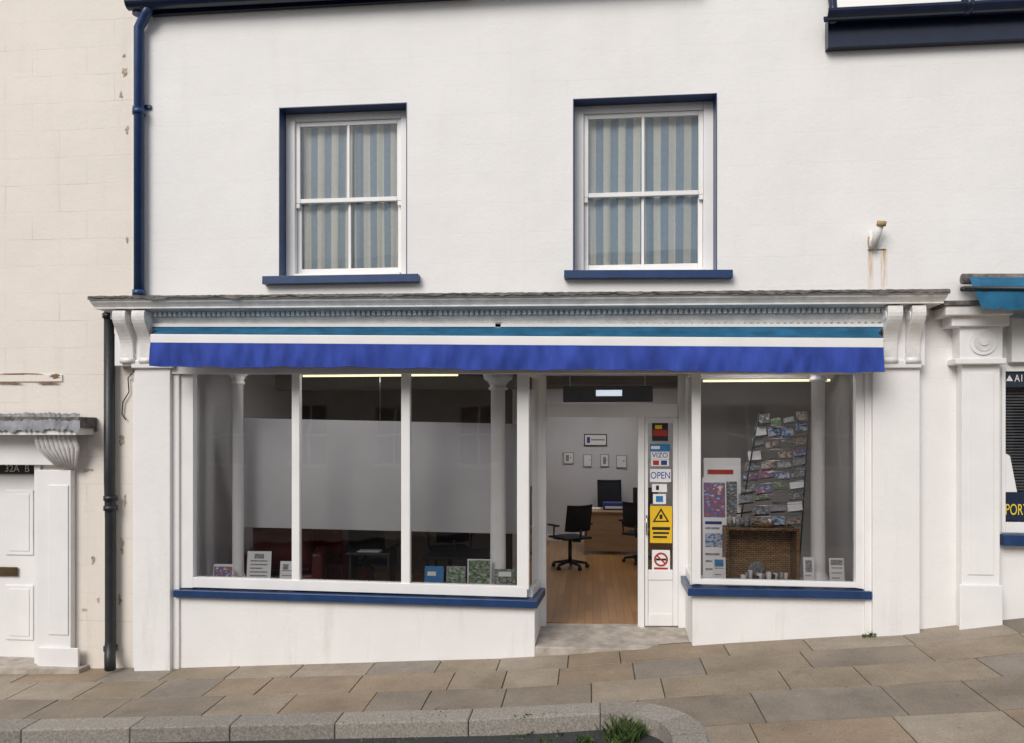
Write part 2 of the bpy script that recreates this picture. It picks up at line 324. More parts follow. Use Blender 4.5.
def bedsolid(name,x0,x1,y0,y1,st=0.5):
    n=int((x1-x0)/st)+1; xs=[x0+(x1-x0)*i/n for i in range(n+1)]
    v=[];f=[]
    for x in xs:
        v+= [(x,y0,gz(x,y0)-0.007),(x,y1,gz(x,y1)-0.007),(x,y1,gz(x,y1)-0.3),(x,y0,gz(x,y0)-0.3)]
    for i in range(n):
        a=i*4
        for k in range(4): f.append((a+k,a+4+k,a+4+(k+1)%4,a+(k+1)%4))
    f.append((0,1,2,3)); f.append((n*4+3,n*4+2,n*4+1,n*4))
    o=mk(name,v,f,MORTAR,pav)
    import bmesh
    bm=bmesh.new(); bm.from_mesh(o.data); bmesh.ops.recalc_face_normals(bm,faces=bm.faces); bm.to_mesh(o.data); bm.free()
    return o
bedsolid('joint_bed',-12,13,KY+0.001,0.1)
o2=bedsolid('joint_bed_forecourt',0.31,13,-5.7,KY-0.001)
cpts=[(-3,KY+.0005)]+[(arc[0][0],KY+.0005)]+arc[1:]+[(KX,-9),(-3,-9)]
cut=prism('cutter',None,GRANITE,cpts,-2,2,0)
for o in (o1,o2):
    md=o.modifiers.new('c','BOOLEAN'); md.operation='DIFFERENCE'; md.object=cut; md.solver='EXACT'
dg=bpy.context.evaluated_depsgraph_get()
for o in (o1,o2):
    me=bpy.data.meshes.new_from_object(o.evaluated_get(dg)); o.modifiers.clear(); o.data=me
bpy.data.objects.remove(cut)
kerb=grp('kerb')
x=-12+0.02
def kb(a,b,na,nb,i):
    w=0.25; g=0.003
    A=Vector(a);Bv=Vector(b); d=(Bv-A).normalized()*g; A=A+d;Bv=Bv-d
    q=[A,Bv,Bv+Vector(nb)*w,A+Vector(na)*w]
    v=[(p.x,p.y,gz(p.x,p.y)-0.25) for p in q]+[(p.x,p.y,gz(p.x,p.y)+0.004) for p in q]
    mk('kerbstone_%d'%i,v,[(0,1,2,3),(7,6,5,4),(4,5,1,0),(5,6,2,1),(6,7,3,2),(7,4,0,3)],random.choice([GRANITE,GRANITE2,GRANITE]),kerb,bevel=0.012)
i=0
while x<KX-R-0.05:
    w=min(random.uniform(0.85,1.15),KX-R-x)
    if KX-R-(x+w)<0.3: w=KX-R-x
    kb((x,KY),(x+w,KY),(0,-1),(0,-1),i); x+=w; i+=1
for j in range(0,12):
    a=arc[j];b=arc[j+1]; C=(KX-R,KY-R)
    na=((C[0]-a[0])/R,(C[1]-a[1])/R); nb=((C[0]-b[0])/R,(C[1]-b[1])/R)
    w=0.25; q=[a,b,(b[0]+nb[0]*w,b[1]+nb[1]*w),(a[0]+na[0]*w,a[1]+na[1]*w)]
    v=[(p[0],p[1],gz(*p)-0.25) for p in q]+[(p[0],p[1],gz(*p)+0.004) for p in q]
    mk('kerb_curve_%d'%j,v,[(3,2,1,0),(4,5,6,7),(4,5,1,0),(5,6,2,1),(6,7,3,2),(7,4,0,3)],GRANITE if (j//4)%2 else GRANITE2,kerb)
y=KY-R
while y>-5.6:
    kb((KX,y),(KX,y-0.9),(-1,0),(-1,0),i); y-=0.9; i+=1

# ---------- weeds ----------
def weed(cx,cy,spread,h,n,name='weed_clump'):
    v=[];f=[];mi=[]
    tufts=[(random.uniform(-1,1),random.uniform(-1,1),random.uniform(.3,1)) for _ in range(9)]
    for k in range(n):
        tx,ty,ts=random.choice(tufts)
        x=cx+spread*(tx*1.3+random.gauss(0,.22)); y=cy+spread*(ty*.5+random.gauss(0,.15))
        z=gz(x,y)-0.125 if (y<KY-0.25 and x<KX-0.35) else gz(x,y)
        hh=h*ts*random.uniform(0.35,1); lx=random.uniform(-.8,.8)*hh; ly=random.uniform(-.8,.8)*hh; w=random.uniform(.005,.014)
        t=random.uniform(0,math.pi); wx=w*math.cos(t); wy=w*math.sin(t); b=len(v)
        v+=[(x-wx*.4,y-wy*.4,z),(x+wx*.4,y+wy*.4,z),(x+lx*.5+wx,y+ly*.5+wy,z+hh*.65),(x+lx,y+ly,z+hh),(x+lx*.5-wx,y+ly*.5-wy,z+hh*.65)]
        f.append((b,b+1,b+2,b+3,b+4)); mi.append(random.randrange(2))
    return mk(name,v,f,[LEAF,LEAF2],None,mi)
weed(0.93,-1.84,0.17,0.20,420)
weed(0.35,-1.70,0.2,0.04,90,'weed_clump.001')
weed(X(865),-0.12,0.05,0.06,40,'weed_clump.002')
weed(-0.4,-1.69,0.5,0.02,140,'moss')

# ---------- main building ----------
shop=grp('white_shop_building')
XL=X(133); XR=X(957); XT=X(828)
w1=(X(279),X(407),Z(343,275),Z(343,105)); w2=(X(573),X(717),Z(645,271),Z(645,96))
sf=(X(176),X(872),-2,Z(500,330))
ZG=Z(900,22)
wall('front_wall',shop,WHITE,XL,XR,-1.2,ZG,0,0.3,[w1,w2,sf])
wall('front_wall_upper',shop,WHITE,XL,XT,ZG,7.6,0,0.3,[])
wb('side_wall_left',shop,PLASTER,XL,XL+0.2,0.3,9,-1.2,7.6,0)
wb('side_wall_right',shop,PLASTER,XR-0.2,XR,0.3,9,-1.2,ZG,0)
wb('gable_wall',shop,WHITE,XT-0.25,XT,0.3,9,ZG,7.6,0)
wb('back_wall',shop,PLASTER,XL+0.2,XR-0.2,8.6,9,-1.2,ZG,0)
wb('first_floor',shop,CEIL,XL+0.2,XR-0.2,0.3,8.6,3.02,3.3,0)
wb('upper_ceiling',shop,DARK,XL+0.2,XR-0.2,0.3,8.6,ZG-0.1,ZG-0.004,0)
wb('upper_room_wall',shop,PLASTER,XL+0.2,XR-0.2,2.2,2.3,3.3,ZG-0.1,0)
mk('roof',[(XL-0.1,-0.15,7.5),(XT+0.1,-0.15,7.5),(XT+0.1,4.5,9.6),(XL-0.1,4.5,9.6),(XT+0.1,9.2,7.5),(XL-0.1,9.2,7.5)],[(0,1,2,3),(3,2,4,5)],SLATE,shop)
mk('roof_lower',[(XT,-0.1,ZG+.02),(XR,-0.1,ZG+.02),(XR,4.5,ZG+1.9),(XT,4.5,ZG+1.9),(XR,9,ZG),(XT,9,ZG)],[(0,1,2,3),(3,2,4,5)],SLATE,shop)
def gutter(name,par,a,b,r,mat,lip=True):
    a=Vector(a);b=Vector(b); v=[];f=[];n=12
    prof=[(math.cos(t)*r,-abs(math.sin(t))*r) for t in [math.pi*k/n for k in range(n+1)]]
    prof=prof+[(-r*0.86,0),]+[(math.cos(math.pi-t)*r*.86,-abs(math.sin(t))*r*.86) for t in [math.pi*k/n for k in range(1,n)]]+[(r*.86,0)]
    m=len(prof)
    for q in (a,b):
        for (py,pz) in prof: v.append((q.x,q.y+py,q.z+pz))
    for k in range(m): f.append((k,(k+1)%m,m+(k+1)%m,m+k))
    mk(name,v,f,mat,par,smooth=False)
bar('fascia_board',shop,NAVYD,150,470,-2,15,-12,-3,-0.05,-0.001)
ga=P(128,3,-0.14); gb=P(700,-28,-0.14); gutter('gutter',shop,ga,gb,0.075,NAVYD)
FZ0=Z(828,47,-.1); FZ1=FZ0+.27
wb('eaves_fascia',shop,NAVYD,X(828,-.1),XR,-.10,-.002,FZ0,FZ1,0)
GZ=FZ1-.0
gutter('eaves_gutter',shop,(X(826,-.2),-.2,GZ+.01),(XR,-0.2,GZ+.01),0.085,NAVYD)
tube('eaves_downpipe',shop,NAVYD,[P(833,20,-0.2),P(833,8,-0.12),P(831,-20,-0.08),P(831,-60,-0.08)],0.04)
def curtain(par,x0,x1,z0,z1,y,amp,folds,ph=0.0,sw=0.075):
    n=int((x1-x0)/0.0055); v=[];f=[];mi=[]
    zz=[z1,z1-(z1-z0)*0.5,z0]
    for i in range(n+1):
        u=i/n; x=x0+(x1-x0)*u
        for j,z in enumerate(zz):
            a=amp*(0.7+0.3*j)
            v.append((x+0.006*math.sin(9*u*6+j),y+a*math.sin(2*math.pi*folds*u+ph+0.35*math.sin(11*u+j*.6)),z))
    for i in range(n):
        for j in range(2):
            a=i*3+j; f.append((a,a+3,a+4,a+1)); mi.append(int((i*(x1-x0)/n)/sw+0.3)%2)
    return mk('striped_curtain',v,f,[CREAMCUR,BLUECUR],par,mi,smooth=True)
def sashwin(name,w,cur):
    g=grp(name); x0,x1,z0,z1=w; T=TRIM
    wb('reveal_left',g,NAVY,x0+.0005,x0+.008,-0.004,0.19,z0,z1,0); wb('reveal_right',g,NAVY,x1-.008,x1-.0005,-0.004,0.19,z0,z1,0)
    wb('reveal_top',g,NAVY,x0+.0085,x1-.0085,-0.003,0.19,z1-.008,z1-.0005,0)
    y=0.165; fw=0.105
    wb('frame_left',g,T,x0+.009,x0+fw,y,y+.14,z0,z1-.009); wb('frame_right',g,T,x1-fw,x1-.009,y,y+.14,z0,z1-.009)
    wb('frame_head',g,T,x0+fw+.001,x1-fw-.001,y+.002,y+.14,z1-.085,z1-.009); wb('frame_sill',g,T,x0+fw+.001,x1-fw-.001,y-.03,y+.14,z0,z0+.05)
    a0=x0+fw+.002;a1=x1-fw-.002; zt=z1-.087; zb=z0+.052; zm=zb+(zt-zb)*0.485
    xm=(a0+a1)/2
    def sash(nm,za,zc,yy,bot,top):
        wb(nm+'_stile_l',g,T,a0,a0+.045,yy,yy+.035,za,zc); wb(nm+'_stile_r',g,T,a1-.045,a1,yy,yy+.035,za,zc)
        wb(nm+'_rail_b',g,T,a0+.046,a1-.046,yy+.001,yy+.034,za,za+bot); wb(nm+'_rail_t',g,T,a0+.046,a1-.046,yy+.001,yy+.034,zc-top,zc)
        wb(nm+'_bar',g,T,xm-.014,xm+.014,yy+.003,yy+.03,za+bot,zc-top)
        pane(nm+'_glass',g,(a0+.04,yy+.018),(a1-.04,yy+.018),za+bot-.004,zc-top+.004)
    sash('upper_sash',zm-.025,zt,y+.03,.045,.045); sash('lower_sash',zb,zm+.02,y+.075,.065,.035)
    wb('horn_l',g,T,a0,a0+.04,y+.031,y+.06,zm-.075,zm-.027); wb('horn_r',g,T,a1-.04,a1,y+.031,y+.06,zm-.075,zm-.027)
    for (c0,c1,ph) in cur: curtain(g,x0+(x1-x0)*c0,x0+(x1-x0)*c1,z0-.02,z1-.08,y+.15,0.014,(c1-c0)*8,ph)
    wb('curtain_rail',g,T,x0-.1,x1+.1,y+.19,y+.2,z1-.05,z1-.03,0)
    return g
g1=sashwin('sash_window',w1,[(0.02,0.52,0),(0.50,.98,1.3)]); g2=sashwin('sash_window.001',w2,[(.02,.50,0.5),(.49,.98,2.0)])
bar('sill',g1,NAVY,262,418,276,284,273.5,281.5,-0.09,0.16); bar('sill',g2,NAVY,564,733,270,278,269.5,277.5,-0.09,0.16)

# cornice with mitred returns
def tilt(x): 
    zl=Z(88,297,-.38); zr=Z(950,290,-.38); a=X(88,-.38); b=X(950,-.38)
    return zl+(zr-zl)*(x-a)/(b-a)
xl=X(88,-.38)+.38*.45; xr=X(950,-.38)-.38*.45
prof=[(0.0,0.02),(0.385,0.0),(0.385,-0.028),(0.365,-0.03),(0.36,-0.05),(0.335,-0.075),(0.32,-0.095),(0.32,-0.11),(0.22,-0.112),(0.215,-0.125),(0.16,-0.128),(0.16,-0.19),(0.14,-0.2),(0.12,-0.225),(0.12,-0.34),(0.10,-0.35),(0.10,-0.42),(0.0,-0.42)]
v=[];f=[];mi=[]
NX=24
for (p,dz) in prof:
    pp=[(xl-.45*p,0.0)]+[(xl-.45*p+(xr-xl+.9*p)*k/NX,-p) for k in range(NX+1)]+[(xr+.45*p,0.0)]
    for (x,y) in pp: v.append((x,y,tilt(x)+dz+(random.uniform(-.004,.004) if dz>-.03 else 0)))
W=NX+3
for j in range(len(prof)-1):
    for i in range(W-1):
        a=j*W+i; f.append((a,a+W,a+W+1,a+1)); mi.append(0 if j<2 else 1)
cor=grp('shopfront_cornice'); mk('cornice_moulding',v,f,[LEAD,TRIMOLD],cor,mi)
v=[];f=[]
def addbox(v,f,x0,x1,y0,y1,z0,z1):
    n=len(v); v+=[(x0,y0,z0),(x1,y0,z0),(x1,y0,z1),(x0,y0,z1),(x0,y1,z0),(x1,y1,z0),(x1,y1,z1),(x0,y1,z1)]
    for q in BF: f.append(tuple(n+k for k in q))
x=xl+0.01
while x<xr:
    z=tilt(x); addbox(v,f,x,x+.030,-.205,-.155,z-.172,z-.130); x+=.052
mk('dentils',v,f,TRIMOLD,cor)
v=[];f=[]; x=X(150,-.13)
while x<X(884,-.13):
    z=tilt(x)-.275; n=len(v)
    K=10
    for k in range(K):
        t=2*math.pi*k/K; v.append((x+.03*math.cos(t),-.121,z+.028*math.sin(t)))
    for k in range(K):
        t=2*math.pi*k/K; v.append((x+.02*math.cos(t),-.137,z+.019*math.sin(t)))
    for k in range(K): f.append((n+k,n+(k+1)%K,n+K+(k+1)%K,n+K+k))
    x+=.062
mk('guilloche_ornament',v,f,TRIMOLD,cor)
v=[];f=[]; n=260
rw_=0
for i in range(n+1):
    x=X(88,-.39)+(X(950,-.39)-X(88,-.39))*i/n; z=tilt(x); rw_=rw_*.7+random.uniform(-.009,.009)
    v+=[(x,-.392,z+.006+random.uniform(0,.006)),(x,-.394,z-.016+rw_+random.uniform(-.006,.006)),(x,-.2,z+.015+random.uniform(-.01,.016))]
for i in range(n):
    a=i*3; f+=[(a+1,a+4,a+3,a),(a,a+3,a+5,a+2)]
mk('lead_flashing',v,f,LEAD,cor)
def console(x0,x1,zt,zb,top=.30,bot=.14):
    pts=[]
    n=16
    for k in range(n+1):
        u=k/n; p=bot+(top-bot)*(0.5+0.5*math.cos(math.pi*min(1,u*1.15)))**0.8 + .018*math.sin(u*9)
        pts.append((p,zt+(zb-zt)*u))
    pts=[(0,zt)]+pts+[(0.0,zb)]
    m=len(pts); v=[(x0,-p,z) for p,z in pts]+[(x1,-p,z) for p,z in pts]
    f=[tuple(range(m)),tuple(range(2*m-1,m-1,-1))]+[(k+1,k,m+k,m+k+1) for k in range(m-1)]+[(0,m-1,2*m-1,m)]
    mk('console_bracket',v,f,TRIMOLD,cor,bevel=.006)
    for (p,z,r) in [(top-.075,zt-.08,.045),(bot-.03,zb+.06,.03)]:
        for xx in (x0-.008,x1-.004): tube('scroll',cor,TRIM,[(xx,-p,z),(xx+.012,-p,z)],r,16)
    tube('scroll_foot',cor,TRIM,[(x0-.004,-bot-.005,zb+.015),(x1+.004,-bot-.005,zb+.015)],.03,14)
for (a,b,yy) in [(118,131,-.2),(137,150,-.2),(884,899,-.2),(908,922,-.2)]:
    x0=X(a,yy);x1=X(b,yy); zt=tilt(x0)-.125
    console(x0,x1,zt,Z(a,362,-.15))
for (a,b) in [(116,150),(884,924)]:
    wb('entablature_block',cor,TRIM,X(a,-.1),X(b,-.1),-.125,-.001,Z(a,366,-.1),tilt(X(a))-.2)
bar('awning_backboard',cor,TRIM,151,883,326,374,327,373,-.085,-.002)

# awning
aw=grp('shop_awning')
yf=-.46
bar('front_rail',aw,TRIM,150,884,334,343,338,348,yf,yf+.05,.008)
n=150; v=[];f=[]
for i in range(n+1):
    u=i/n; px=150+734*u; t=334+4*u
    a=P(px,327-0.5*u,-.14); b=P(px,t,yf+.01)
    sag=.004*math.sin(u*40)
    v+=[a,(b[0],(a[1]+b[1])/2,(a[2]+b[2])/2-.012+sag),(b[0],b[1],b[2]+.002)]
for i in range(n):
    a=i*3; f+=[(a+1,a+4,a+3,a),(a+2,a+5,a+4,a+1)]
mk('canopy_fabric',v,f,TEAL,aw,smooth=True)
v=[];f=[]; K=6; ph_=[random.random()*6 for _ in range(8)]
for i in range(n*2+1):
    u=i/(n*2); px=150.5+733*u; a=P(px,342.5+5*u,yf-.004); b=P(px,365.5+7*u+.6*math.sin(u*17)+.4*math.sin(u*61)+.35*math.sin(u*133),yf-.004)
    for k in range(K+1):
        w=k/K; off=(.003+.018*w)*(math.sin(u*31+ph_[0])*(.4+.6*math.sin(u*5+ph_[5])**2)+.6*math.sin(u*67+w*1.5+ph_[1])+.4*math.sin(u*171-w*2+ph_[2])+.35*math.sin(u*263+w*3+ph_[3])*math.sin(u*9+ph_[4]))
        v.append((a[0],a[1]+off-.006*math.sin(w*3.1),a[2]+(b[2]-a[2])*w))
for i in range(n*2):
    for k in range(K):
        a=i*(K+1)+k; f.append((a+1,a+K+2,a+K+1,a))
mk('valance',v,f,ROYAL,aw,smooth=True)
tube('valance_hem',aw,ROYAL,[(v[i*(K+1)+K][0],v[i*(K+1)+K][1],v[i*(K+1)+K][2]) for i in range(n*2+1)],.004,6)
for px in (151,883):
    a=P(px,330,-.12); b=P(px,341,yf+.03); tube('awning_arm',aw,BLACK,[a,(b[0],-.3,b[2]-.02),b],.012,8)
B('centre_bracket',aw,METAL,495,501,322,329,-.17,.05)
bar('cassette',aw,TRIM,150,884,323.5,327,323.5,327,-.17,-.1)

# shop front joinery
jo=grp('shopfront_joinery')
def pil(a,b,yf,top,nm):
    wb(nm,jo,LOWWHITE,X(a,yf),X(b,yf),yf,-.001,gz(X(a))-.3,Z((a+b)/2,top,yf),.006)
pil(134,170,-.11,363,'pilaster'); pil(170.5,179,-.06,363,'pilaster_edge')
pil(873,920,-.11,363,'pilaster'); pil(865,872.5,-.06,363,'pilaster_edge')
for (a,b) in [(131,172),(870,922)]:
    B('pilaster_capital',jo,TRIM,a,b,360,368,-.15,.145,.01)
zs=Z(500,372)
G0=.035
bar('stile',jo,TRIM,179,193,366,588,366,588,-.03,.06)
bar('head',jo,TRIM,180,545,366,372,366,373,-.02,.06)
bar('bottom_rail',jo,TRIM,179.5,527,577,587,587,597.5,-.028,.06)
bar('mullion',jo,TRIM,291.5,299.5,370,582,370,583,-.015,.055,.008)
bar('mullion',jo,TRIM,401,410,370,586,370,586,-.015,.055,.008)
bar('corner_post',jo,TRIM,517,529,368,590,368,590,-.027,.06,.008)
zA=Z(190,580); zB=Z(520,592)
mk('shop_glass_left',[(X(190),G0,zA),(X(523),G0,zB),(X(523),G0,Z(523,369)),(X(190),G0,Z(190,369))],[(0,1,2,3)],GLASS,jo)
bar('stile',jo,TRIM,856,868,368,588,368,590,-.03,.06)
bar('head',jo,TRIM,690,868,368,374,368,374,-.02,.06)
bar('bottom_rail',jo,TRIM,692,862,579,584,583,588,-.028,.06)
bar('corner_post',jo,TRIM,692,701,368,583,368,583,-.027,.06,.008)
mk('shop_glass_right',[(X(697),G0,Z(697,583)),(X(860),G0,Z(860,585)),(X(860),G0,Z(860,370)),(X(697),G0,Z(697,370))],[(0,1,2,3)],GLASS,jo)
RY=.62
lf=(X(533),0.0); lb=(X(541,RY),RY); rf=(X(690),0.0); rb=(X(685,RY),RY)
def zl_(x,y): 
    a=X(175);b=X(537); return Z(175,588)+(Z(537,599)-Z(175,588))*(min(max(x,a),b)-a)/(b-a)
def zr_(x,y): return Z(780,588)
prism('stall_riser',jo,LOWWHITE,[(X(178),-.035),(lf[0]+.02,-.035),(lb[0],RY),(lb[0]-.12,RY),(lf[0]-.15,.1),(X(178),.1)],-1,lambda x,y:zl_(x,y)-.05)
prism('stall_riser',jo,LOWWHITE,[(rf[0]+.02,-.035),(X(868),-.035),(X(868),.1),(rf[0]+.15,.1),(rb[0]+.12,RY),(rb[0],RY)],-1,lambda x,y:zr_(x,y)-.05)
prism('window_sill',jo,NAVY,[(X(173,-.1),-.1),(X(537,-.1),-.1),(lb[0]+.05,RY-.04),(lb[0]-.08,RY-.04),(lf[0]-.1,.08),(X(179),.08),(X(173,-.1),.0)],lambda x,y:zl_(x,y)-.075,lambda x,y:zl_(x,y)+.0)
prism('window_sill',jo,NAVY,[(X(688,-.1),-.1),(X(872,-.1),-.1),(X(872,-.1),.08),(rf[0]+.12,.08),(rb[0]+.08,RY-.04),(rb[0]-.05,RY-.04)],lambda x,y:zr_(x,y)-.075,lambda x,y:zr_(x,y))
for (a,b,zf,sgn) in [(lf,lb,zl_(10,0),1),(rf,rb,zr_(0,0),-1)]:
    ax=a[0]-.01*sgn
    prism('return_rail',jo,TRIM,[(ax,.062),(ax-.05*sgn,.062),(b[0]-.05*sgn,RY-.03),(b[0],RY-.03)],zf+.002,zf+.09)
    prism('return_head',jo,TRIM,[(ax,.062),(ax-.05*sgn,.062),(b[0]-.05*sgn,RY-.03),(b[0],RY-.03)],zs-.04,zs+.1)
    pane('return_glass',jo,(ax-.025*sgn,.06),(b[0]-.025*sgn,RY-.03),zf+.06,zs)
    wb('return_post',jo,TRIM,min(b[0],b[0]-.06*sgn),max(b[0],b[0]-.06*sgn),RY-.03,RY+.1,-.2,zs+.1)
prism('display_bed',jo,PLASTER,[(X(180),.1),(lf[0]-.1,.1),(lb[0]-.1,.75),(X(180),.75)],-.2,lambda x,y:zl_(x,y)-.02)
prism('display_bed',jo,PLASTER,[(rf[0]+.1,.1),(X(866),.1),(X(866),.75),(rb[0]+.1,.75)],-.2,lambda x,y:zr_(x,y)-.02)
prism('recess_soffit',jo,TRIM,[(lf[0]-.05,.065),(rf[0]+.05,.065),(rb[0]+.05,RY-.03),(lb[0]-.05,RY-.03)],zs+.02,zs+.08)
def stz(x,y): return .045+.05*(y/RY)+.02*(x-1)*.5
prism('entrance_step',jo,STEP,[(lf[0]+.021,-.03),(rf[0]+.019,-.03),(rb[0]-.001,RY+.1),(lb[0]+.001,RY+.1)],-.8,stz,.01)
y=RY
bar('door_jamb',jo,TRIM,537.5,546,372,628,372,628,y-.01,y+.09)
bar('door_head',jo,TRIM,546.3,678,404,417,404,417,y-.015,y+.09)
bar('transom_head',jo,TRIM,546.3,678,360,375,360,375,y-.013,y+.09)
bar('door_jamb',jo,TRIM,678.3,686,360,628,360,628,y-.01,y+.09)
pane('transom_glass',jo,(X(546,y+.04),y+.04),(X(679,y+.04),y+.04),Z(610,405,y+.04),Z(610,374,y+.04))
bar('door_post',jo,TRIM,638,644.5,417,628,417,628,y-.005,y+.09)
bar('threshold',jo,STEP,546,640,627,632,627,632,y-.02,y+.12)
dl=grp('glazed_door_leaf'); y2=y+.01
bar('leaf_stile',dl,TRIM,645,648,418,626,418,626,y2,y2+.045); bar('leaf_stile',dl,TRIM,673,678,418,626,418,626,y2,y2+.045)
bar('leaf_top',dl,TRIM,648.2,672.8,418,423,418,423,y2+.001,y2+.045)
bar('leaf_panel',dl,TRIM,648.2,672.8,571,626,571,626,y2+.012,y2+.04)
bar('leaf_rail',dl,TRIM,648.2,672.8,570,580,570,580,y2+.001,y2+.045); bar('leaf_bottom_rail',dl,TRIM,648.2,672.8,614,626,614,626,y2+.001,y2+.045)
pane('leaf_glass',dl,(X(648,y2+.02),y2+.02),(X(673,y2+.02),y2+.02),Z(660,571,y2+.02),Z(660,422,y2+.02))
tube('door_handle',dl,METAL,[P(646.5,515,y2-.03),P(646.5,535,y2-.03)],.008,8)

# ---------- interior ----------
FZ=.10
room=grp('shop_interior')
wb('floor',room,WOODF,XL+.2,XR-.2,RY+.12,7.2,FZ-.1,FZ,0)
wb('rear_wall',room,PLASTER,XL+.2,XR-.2,7.2,7.3,-.1,3.02,0)
wb('left_wall',room,PLASTER,X(180)-.15,X(180)-.02,.12,7.2,FZ,3.02,0)
wb('right_wall',room,PLASTER,X(868)+.02,X(868)+.15,.12,7.2,FZ,3.02,0)
wb('partition',room,PLASTER,X(548,3.2)-.5,X(548,3.2)-.4,3.2,7.2,FZ,3.02,0)
wb('skirting',room,TRIM,-1.5,3,7.17,7.199,FZ,FZ+.12)
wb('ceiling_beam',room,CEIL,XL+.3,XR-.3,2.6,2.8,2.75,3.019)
wb('left_room_rear_wall',room,M('brown_partition',(0.15,0.13,0.115),.8,2,.2),XL+.3,X(548,3.2)-.5,3.6,3.7,FZ,3.02,0)
wb('right_room_rear_wall',room,M('grey_partition',(0.42,0.42,0.43),.8,2,.1),X(690,2.2)+.1,X(868)+.02,2.0,2.1,FZ,3.02,0)
def fill_light(nm,cx,cy,w,d,m):
    g=grp(nm); wb('housing',g,TRIM,cx-w/2-.03,cx+w/2+.03,cy-d/2-.03,cy+d/2+.03,2.975,3.018); wb('fill_panel',g,m,cx-w/2,cx+w/2,cy-d/2,cy+d/2,2.96,2.974,0)
fill_light('added_fill_light',1.0,5.6,1.2,.6,FILLAMP); fill_light('added_fill_light.001',1.1,3.6,1.2,.4,FILLAMP)  # unseen lights added on the rear ceiling to brighten the room behind the door
fill_light('added_fill_light.002',-1.9,.42,1.6,.16,FILLAMP2); fill_light('added_fill_light.003',2.7,.42,1.0,.14,FILLAMP2)  # unseen lights added behind the valance to brighten the window interiors
for k,(px,c,yy) in enumerate([(238,6,.5),(498,8,.42),(818,7,.5)]):
    col=grp('iron_column' if k==0 else 'iron_column.%03d'%k); cx=X(px,yy); zb=(zl_(cx,0) if k<2 else zr_(0,0))-.03; r=c*.0105
    zt=2.86 if k!=1 else 2.78
    lathe('shaft',col,TRIM,cx,yy,[(r*1.5,zb),(r*1.5,zb+.05),(r*1.15,zb+.09),(r,zb+.13),(r*.9,zt-.16),(r*1.2,zt-.155),(r*1.2,zt-.13),(r*.95,zt-.12),(r*1.3,zt-.07),(r*1.8,zt-.04),(r*1.9,zt),(r*1.9,3.018)])
scr=grp('display_screen')
bar('panel',scr,SCREEN,236,519,418,527,424,534,.72,.735,.002)
for px in (240,380,515):
    tube('suspension_wire',scr,METAL,[P(px,422,.727),(X(px,.727),.727,3.02)],.003,6)
for k,(a,b,py,yy) in enumerate([(303,458,376,1.15),(703,830,381,.95)]):
    g=grp('fluorescent_light' if k==0 else 'fluorescent_light.001')
    p=P(a,py,yy);q=P(b,py,yy); q=(q[0],q[1],p[2])
    tube('tube',g,TUBE,[p,q],.013,10); wb('batten',g,TRIM,p[0]-.03,q[0]+.03,yy-.03,yy+.03,p[2]+.022,p[2]+.07)
    wb('hanger',g,TRIM,(p[0]+q[0])/2-.02,(p[0]+q[0])/2+.02,yy-.02,yy+.02,p[2]+.07,3.02)
g=grp('overhead_heater'); B('casing',g,NAVYD,563,653,386,402,.95,.12,.01); B('lit_strip',g,LAMP,596,622,390,396,.945,.004,0)
for px in (570,645): wb('bracket',g,METAL,X(px,1.0)-.01,X(px,1.0)+.01,1.0,1.02,Z(600,386,.95),3.02,0)

def place(px,py,y,rot=0,sc=1.0):
    x=X(px,y); return Matrix.Translation((x,y,py))@Matrix.Rotation(rot,4,'Z')@Matrix.Scale(sc,4)
def cushion(name,par,mat,x0,x1,y0,y1,z0,z1,mtx,bend=0):
    n=8; v=[];f=[]
    def sm(u): return 1-abs(2*u-1)**3
    for side in (0,1):
        for i in range(n+1):
            for j in range(n+1):
                u=i/n;w=j/n; t=sm(u)*sm(w); zc=(z0+z1)/2; hh=(z1-z0)/2
                v.append((x0+(x1-x0)*u,y0+(y1-y0)*w,zc+(hh*(.35+.65*t) if side else -hh*(.35+.65*t))+bend*(2*u-1)**2))
    N1=(n+1)**2
    for i in range(n):
        for j in range(n):
            a=i*(n+1)+j; f.append((a,a+1,a+n+2,a+n+1)); f.append((N1+a,N1+a+n+1,N1+a+n+2,N1+a+1))
    for i in range(n):
        for (a,b) in [(i*(n+1),(i+1)*(n+1)),(i*(n+1)+n,(i+1)*(n+1)+n),(i,i+1),(n*(n+1)+i,n*(n+1)+i+1)]: f.append((a,b,N1+b,N1+a))
    return mk(name,v,f,mat,par,smooth=True,mtx=mtx)
def office_chair(name,px,y,rot,back=.5):
    g=grp(name); m=place(px,FZ,y,rot)
    cushion('seat',g,BLKFAB,-.24,.24,-.24,.24,.43,.51,m)
    mb=m@Matrix.Translation((0,.25,.58))@Matrix.Rotation(math.radians(80),4,'X')
    cushion('backrest',g,BLKFAB,-.22,.22,0,back,-.035,.035,mb,bend=.05)
    tube('back_support',g,BLACK,[(0,.1,.42),(0,.27,.44),(0,.3,.62)],.018,8,mtx=m)
    tube('gas_lift',g,BLACK,[(0,0,.1),(0,0,.43)],.028,10,mtx=m)
    for k in range(5):
        a=k*2*math.pi/5+.3; tube('base_leg',g,BLACK,[(0,0,.11),(.27*math.cos(a),.27*math.sin(a),.07)],[.03,.018],8,mtx=m)
        tube('castor',g,BLACK,[(.27*math.cos(a)-.02,.27*math.sin(a),.03),(.27*math.cos(a)+.02,.27*math.sin(a),.03)],.03,10,mtx=m)
    for sx in (-1,1):
        tube('armrest_frame',g,BLACK,[(sx*.2,0,.45),(sx*.29,0,.47),(sx*.3,.02,.66)],.014,8,mtx=m)
        wb('armrest',g,BLACK,sx*.3-.03,sx*.3+.03,-.13,.14,.655,.685,.01,mtx=m)
office_chair('office_chair',570,4.2,math.radians(215),.40)
